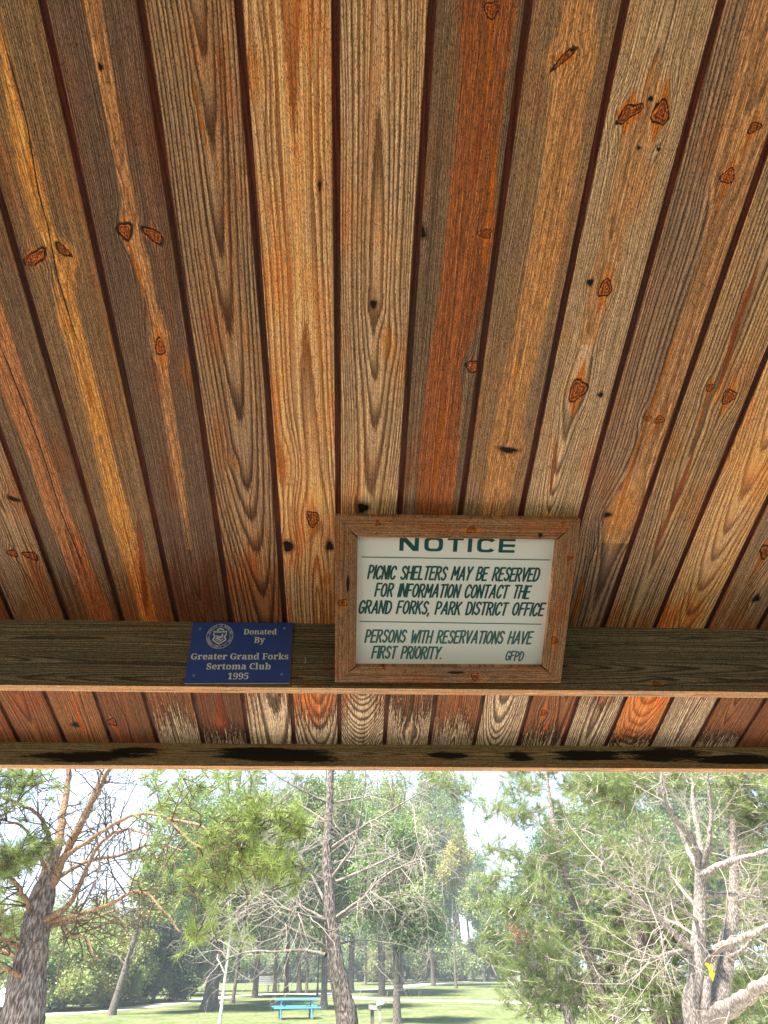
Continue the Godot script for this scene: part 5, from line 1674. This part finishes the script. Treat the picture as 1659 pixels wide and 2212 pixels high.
	pine("small forked pine stem rising under the feathery pine", 15.0,
		[[1238, 2260, 0.0, 0.11], [1232, 2215, 0.0, 0.10], [1226, 2190, 0.0, 0.08], [1212, 2160, 0.0, 0.06], [1204, 2130, 0.0, 0.05], [], [1230, 2200, 0.0, 0.08], [1240, 2170, 0.1, 0.07], [1242, 2120, 0.1, 0.05]],
		[[0.02, 0.006, 8, 1210, 2150, 0.0, 1180, 2130, -0.2, 1150, 2120, -0.3]], [[1180, 2170, 0.3, 0.4, 14, 0], [1150, 2150, 0.5, 0.4, 14, 0], [1240, 2130, 0.5, 0.5, 16, 0], [1280, 2150, 0.5, 0.5, 16, 0]],
		{"seed": 17, "needle_color": Color(0.140, 0.195, 0.060), "trunk_bark": "pine", "limb_bark": "pine", "twig_bark": "brown", "twig_length": 0.6, "mesh": shoot_mesh, "needle_size": 1.3, "spacing": 0.08})
	print("far trees")
	var mid := Color(0.125, 0.200, 0.070)
	var deep := Color(0.088, 0.168, 0.078)
	var soft := Color(0.165, 0.235, 0.085)
	var gold := Color(0.27, 0.265, 0.07)
	# label, base px, height, trunk radius, lean x, crown [centre height, half width, half height, lobes, sprays, size, shift], tone
	var far := [
		["slim tree leaning over the path before the thicket", 240, 2193, 7.5, 0.17, 1.2, [5.2, 1.9, 1.5, 13, 55, 0.30, 0.5], soft],
		["stout old tree with a wide flared base on the lawn", 452, 2182, 14.0, 0.34, 0.3, [7.0, 4.2, 4.4, 30, 90, 0.42, -0.6], mid],
		["slender tree behind the white birch", 502, 2168, 9.0, 0.11, 0.6, [5.4, 2.4, 3.2, 18, 70, 0.38, 0.0], soft],
		["short thick tree stem with low hanging leaves near the bench", 550, 2155, 11.0, 0.20, 0.1, [6.4, 3.2, 4.6, 24, 80, 0.42, 0.0], mid],
		["park tree beside the pale bench", 593, 2146, 15.0, 0.15, -0.2, [9.0, 3.4, 6.2, 26, 80, 0.48, -0.4], mid],
		["upright tree between bench and lamp post", 618, 2145, 15.0, 0.16, -0.4, [9.2, 3.2, 6.2, 24, 80, 0.48, 0.0], deep],
		["dark leaning tree left of the lamp post", 646, 2145.5, 16.0, 0.17, -0.9, [9.6, 3.2, 6.4, 24, 80, 0.48, 0.0], mid],
		["thin tree close to the lamp post", 662, 2146, 14.0, 0.10, 0.0, [8.6, 2.6, 5.6, 20, 75, 0.46, 0.0], deep],
		["straight grey tree rising just behind the blue table", 700, 2181, 13.0, 0.16, -0.4, [7.0, 3.2, 4.4, 26, 80, 0.40, 0.2], mid],
		["twin-stemmed tree beyond the middle pine", 756, 2144.5, 17.0, 0.27, 0.5, [10.0, 4.2, 7.0, 30, 85, 0.50, 0.6], mid],
		["thin distant tree on the far grass", 790, 2128, 12.0, 0.10, 0.0, [8.5, 3.0, 4.0, 18, 70, 0.55, 0.0], soft],
		["sturdy tree at the bend of the path", 824, 2152, 15.0, 0.21, -0.3, [8.6, 3.6, 5.4, 30, 85, 0.46, 0.3], mid],
		["plump-crowned tree standing alone on the near lawn", 858, 2211, 9.5, 0.145, -0.1, [4.7, 1.95, 2.5, 26, 85, 0.30, 0.1], mid],
		["dark stem half hidden behind the near lawn tree", 867, 2147, 13.0, 0.13, 0.0, [8.2, 2.8, 5.0, 22, 75, 0.46, 0.4], deep],
		["thin stem at the edge of the far shrubs", 871, 2125, 17.0, 0.13, 0.0, [11.0, 4.0, 7.0, 24, 75, 0.60, 0.0], mid],
		["small tree before the silver shrubs", 915, 2118.5, 16.0, 0.17, 0.0, [10.4, 3.6, 6.6, 24, 75, 0.62, 0.0], mid],
		["leafy tree on the curve of the far path", 936, 2130, 20.0, 0.22, 0.0, [11.5, 3.6, 8.6, 34, 85, 0.58, 0.2], mid],
		["tall thick-trunked cottonwood at the far end of the path", 999, 2118, 27.0, 0.42, -1.2, [16.5, 3.4, 10.0, 36, 85, 0.66, -0.8], deep],
		["tall slim cottonwood beside the thick one", 1023, 2118, 15.0, 0.19, -0.8, [10.5, 2.6, 4.4, 20, 75, 0.60, 0.6], deep],
		["pale slim tree at the end of the far path", 1047, 2121, 13.0, 0.14, -0.4, [8.6, 2.4, 4.0, 18, 75, 0.58, 0.4], soft],
		["little round-headed tree on the far grass", 1057, 2120, 4.6, 0.12, 0.0, [3.0, 1.9, 1.7, 14, 60, 0.45, 0.0], deep],
	]
	for i in far.size():
		var q: Array = far[i]
		leafy_tree(q[0], on_ground(q[1], q[2]), q[3], q[4], Vector2(q[5], 0.0), q[6], q[7], i + 1, "grey", "shade trees standing about the lawn", 1.42 if i == 1 else 1.25)
	# the birch, nearer
	var bf := at(474, 2212, 29.0)
	leafy_tree("young white-barked birch in front of the stout old tree", Vector3(bf.x, GROUND, bf.z), 6.5, 0.065, Vector2(0.15, 0.0), [4.0, 1.15, 1.6, 14, 50, 0.24, -0.1], Color(0.13, 0.175, 0.05), 41, "birch", "", 1.1)
	# yellowing crown right of the middle
	leafy_tree("tree with yellowing leaves before the gap of sky", on_ground(985, 2135), 13.5, 0.12, Vector2(0.2, 0.0), [9.6, 1.9, 3.4, 14, 60, 0.42, 0.3], gold, 43, "grey", "")
	# a wall of trees further back, seen through the others
	for i in 17:
		var px: float = [430, 500, 560, 620, 690, 760, 830, 890, 945, 700, 580, 460, 530, 650, 730, 800, 860][i]
		var d: float = [104, 108, 112, 110, 118, 114, 112, 116, 118, 126, 112, 122, 126, 130, 124, 128, 120][i]
		var f := at(px, 2118, d)
		var hgt: float = [17, 19, 22, 22, 23, 21, 23, 24, 25, 27, 25, 22, 26, 27, 27, 27, 26][i]
		leafy_tree("tall tree in the green wall across the park", Vector3(f.x, GROUND, f.z), hgt, 0.28, Vector2(0, 0), [hgt * 0.58, 5.2, hgt * 0.42, 40, 80, 0.75, 0.0], [deep, mid, soft][i % 3], 60 + i, "grey", "tall trees across the park")
	# behind the right-hand pines
	for i in 6:
		var f := at([1130, 1230, 1330, 1430, 1540, 1640][i], 2118, [72, 60, 64, 58, 62, 56][i])
		var hgt: float = [8, 13, 16, 17, 17, 17][i]
		leafy_tree("broad tree showing through the pine boughs", Vector3(f.x, GROUND, f.z), hgt, 0.24, Vector2(0, 0), [hgt * 0.52, 3.6, hgt * 0.42, 30, 70, 0.60, 0.0], [mid, deep, mid][i % 3], 80 + i, "grey", "broad trees behind the pines")
	# thicket on the left
	var names := ["light green bush beside the thick pine trunk", "pale willow bush in front of the thicket", "light green bush at the foot of the slim leaning tree", "dark evergreen shrub just past the slim leaning tree", "tallest dark evergreen shrub in the thicket", "dark evergreen shrub at the open end of the thicket", "low dark evergreen shrub tucked behind the taller ones", "round bush ending the thicket beside the path", "tall pale willow bush behind the low green ones", "tall round bush behind the slim leaning tree", "light green bush behind the thick pine trunk", "light green bush by the white car", "pale willow bush beyond the white car", "round bush behind the stout old tree", "tall round bush rising behind the dark evergreens", "tall round bush behind the white car"]
	var th := [[120, 2184, 2.3, 1.7, 3], [175, 2180, 2.2, 2.0, 0], [228, 2174, 2.4, 2.2, 3], [285, 2168, 1.9, 2.9, 1], [330, 2166, 1.9, 3.3, 1], [372, 2164, 1.9, 3.0, 1], [300, 2162, 2.0, 2.0, 1], [415, 2152, 2.2, 2.6, 2], [140, 2168, 3.0, 3.0, 0], [220, 2162, 3.0, 2.9, 2], [60, 2182, 3.0, 2.0, 3], [10, 2186, 2.6, 1.8, 3], [-40, 2184, 3.0, 2.4, 0], [460, 2142, 2.6, 2.4, 2], [340, 2150, 3.0, 3.6, 2], [90, 2164, 3.4, 2.8, 2]]
	var tones := [Color(0.18, 0.235, 0.085), Color(0.040, 0.088, 0.050), Color(0.110, 0.175, 0.066), Color(0.165, 0.235, 0.08)]
	for i in th.size():
		var q: Array = th[i]
		bush(names[i], on_ground(q[0], q[1]), Vector3(q[2], q[3], q[2] * 0.8), tones[q[4]], i + 1, 22, 70, 0.34, ["willow bushes in the thicket", "evergreen shrubs in the thicket", "round bushes in the thicket", "low bushes along the path"][q[4]])
	for i in 16:
		var f := at(480 + i * 44, 2112, [96, 100, 104, 98][i % 4])
		bush("pale shrub in the row along the far edge of the grass", Vector3(f.x, GROUND, f.z), Vector3(3.0, 2.0 + 0.7 * (i % 3), 2.4), [Color(0.17, 0.23, 0.10), Color(0.10, 0.165, 0.075), Color(0.20, 0.26, 0.12)][i % 3], 100 + i, 16, 50, 0.6, "shrubs along the far edge")


func _ready() -> void:
	lens_axes()
	var cam := Camera3D.new()
	cam.name = "camera"
	add_child(cam)
	cam.transform = Transform3D(Basis(right_axis, up_axis, -view_axis), Vector3(0, EYE, 0))
	cam.fov = rad_to_deg(2.0 * atan(1106.0 / FOCAL))
	cam.near = 0.05
	cam.far = 1500.0
	cam.current = true
	var env := Environment.new()
	env.background_mode = Environment.BG_SKY
	var sky := Sky.new()
	var air := ProceduralSkyMaterial.new()
	air.sky_top_color = Color(0.62, 0.72, 0.85)
	air.sky_horizon_color = Color(0.74, 0.82, 0.91)
	air.sky_curve = 0.22
	air.ground_horizon_color = Color(0.70, 0.76, 0.78)
	air.ground_bottom_color = Color(0.30, 0.32, 0.28)
	air.sun_angle_max = 20.0
	sky.sky_material = air
	env.sky = sky
	env.background_energy_multiplier = 0.46
	env.tonemap_mode = Environment.TONE_MAPPER_LINEAR
	env.tonemap_exposure = 6.3
	env.fog_enabled = true
	env.fog_density = 0.0013
	env.fog_light_color = Color(0.86, 0.92, 0.98)
	env.sdfgi_enabled = true
	env.ssao_enabled = true
	env.ssil_enabled = true
	var we := WorldEnvironment.new()
	we.name = "environment"
	we.environment = env
	add_child(we)
	var sun := DirectionalLight3D.new()
	sun.name = "sun"
	sun.light_energy = 1.5
	sun.light_color = Color(1.0, 0.95, 0.87)
	sun.light_angular_distance = 10.0
	sun.shadow_enabled = true
	add_child(sun)
	sun.look_at_from_position(Vector3.ZERO, Vector3(0.42, -1.2, -0.45), Vector3.UP)
	rng.seed = 1
	var t0 := Time.get_ticks_msec()
	build_ground()
	paint_sheets()
	print("wood painted ", Time.get_ticks_msec() - t0)
	build_shelter()
	build_sign()
	build_plaque()
	build_bits()
	build_furniture()
	build_trees()
	print("built ", Time.get_ticks_msec() - t0)
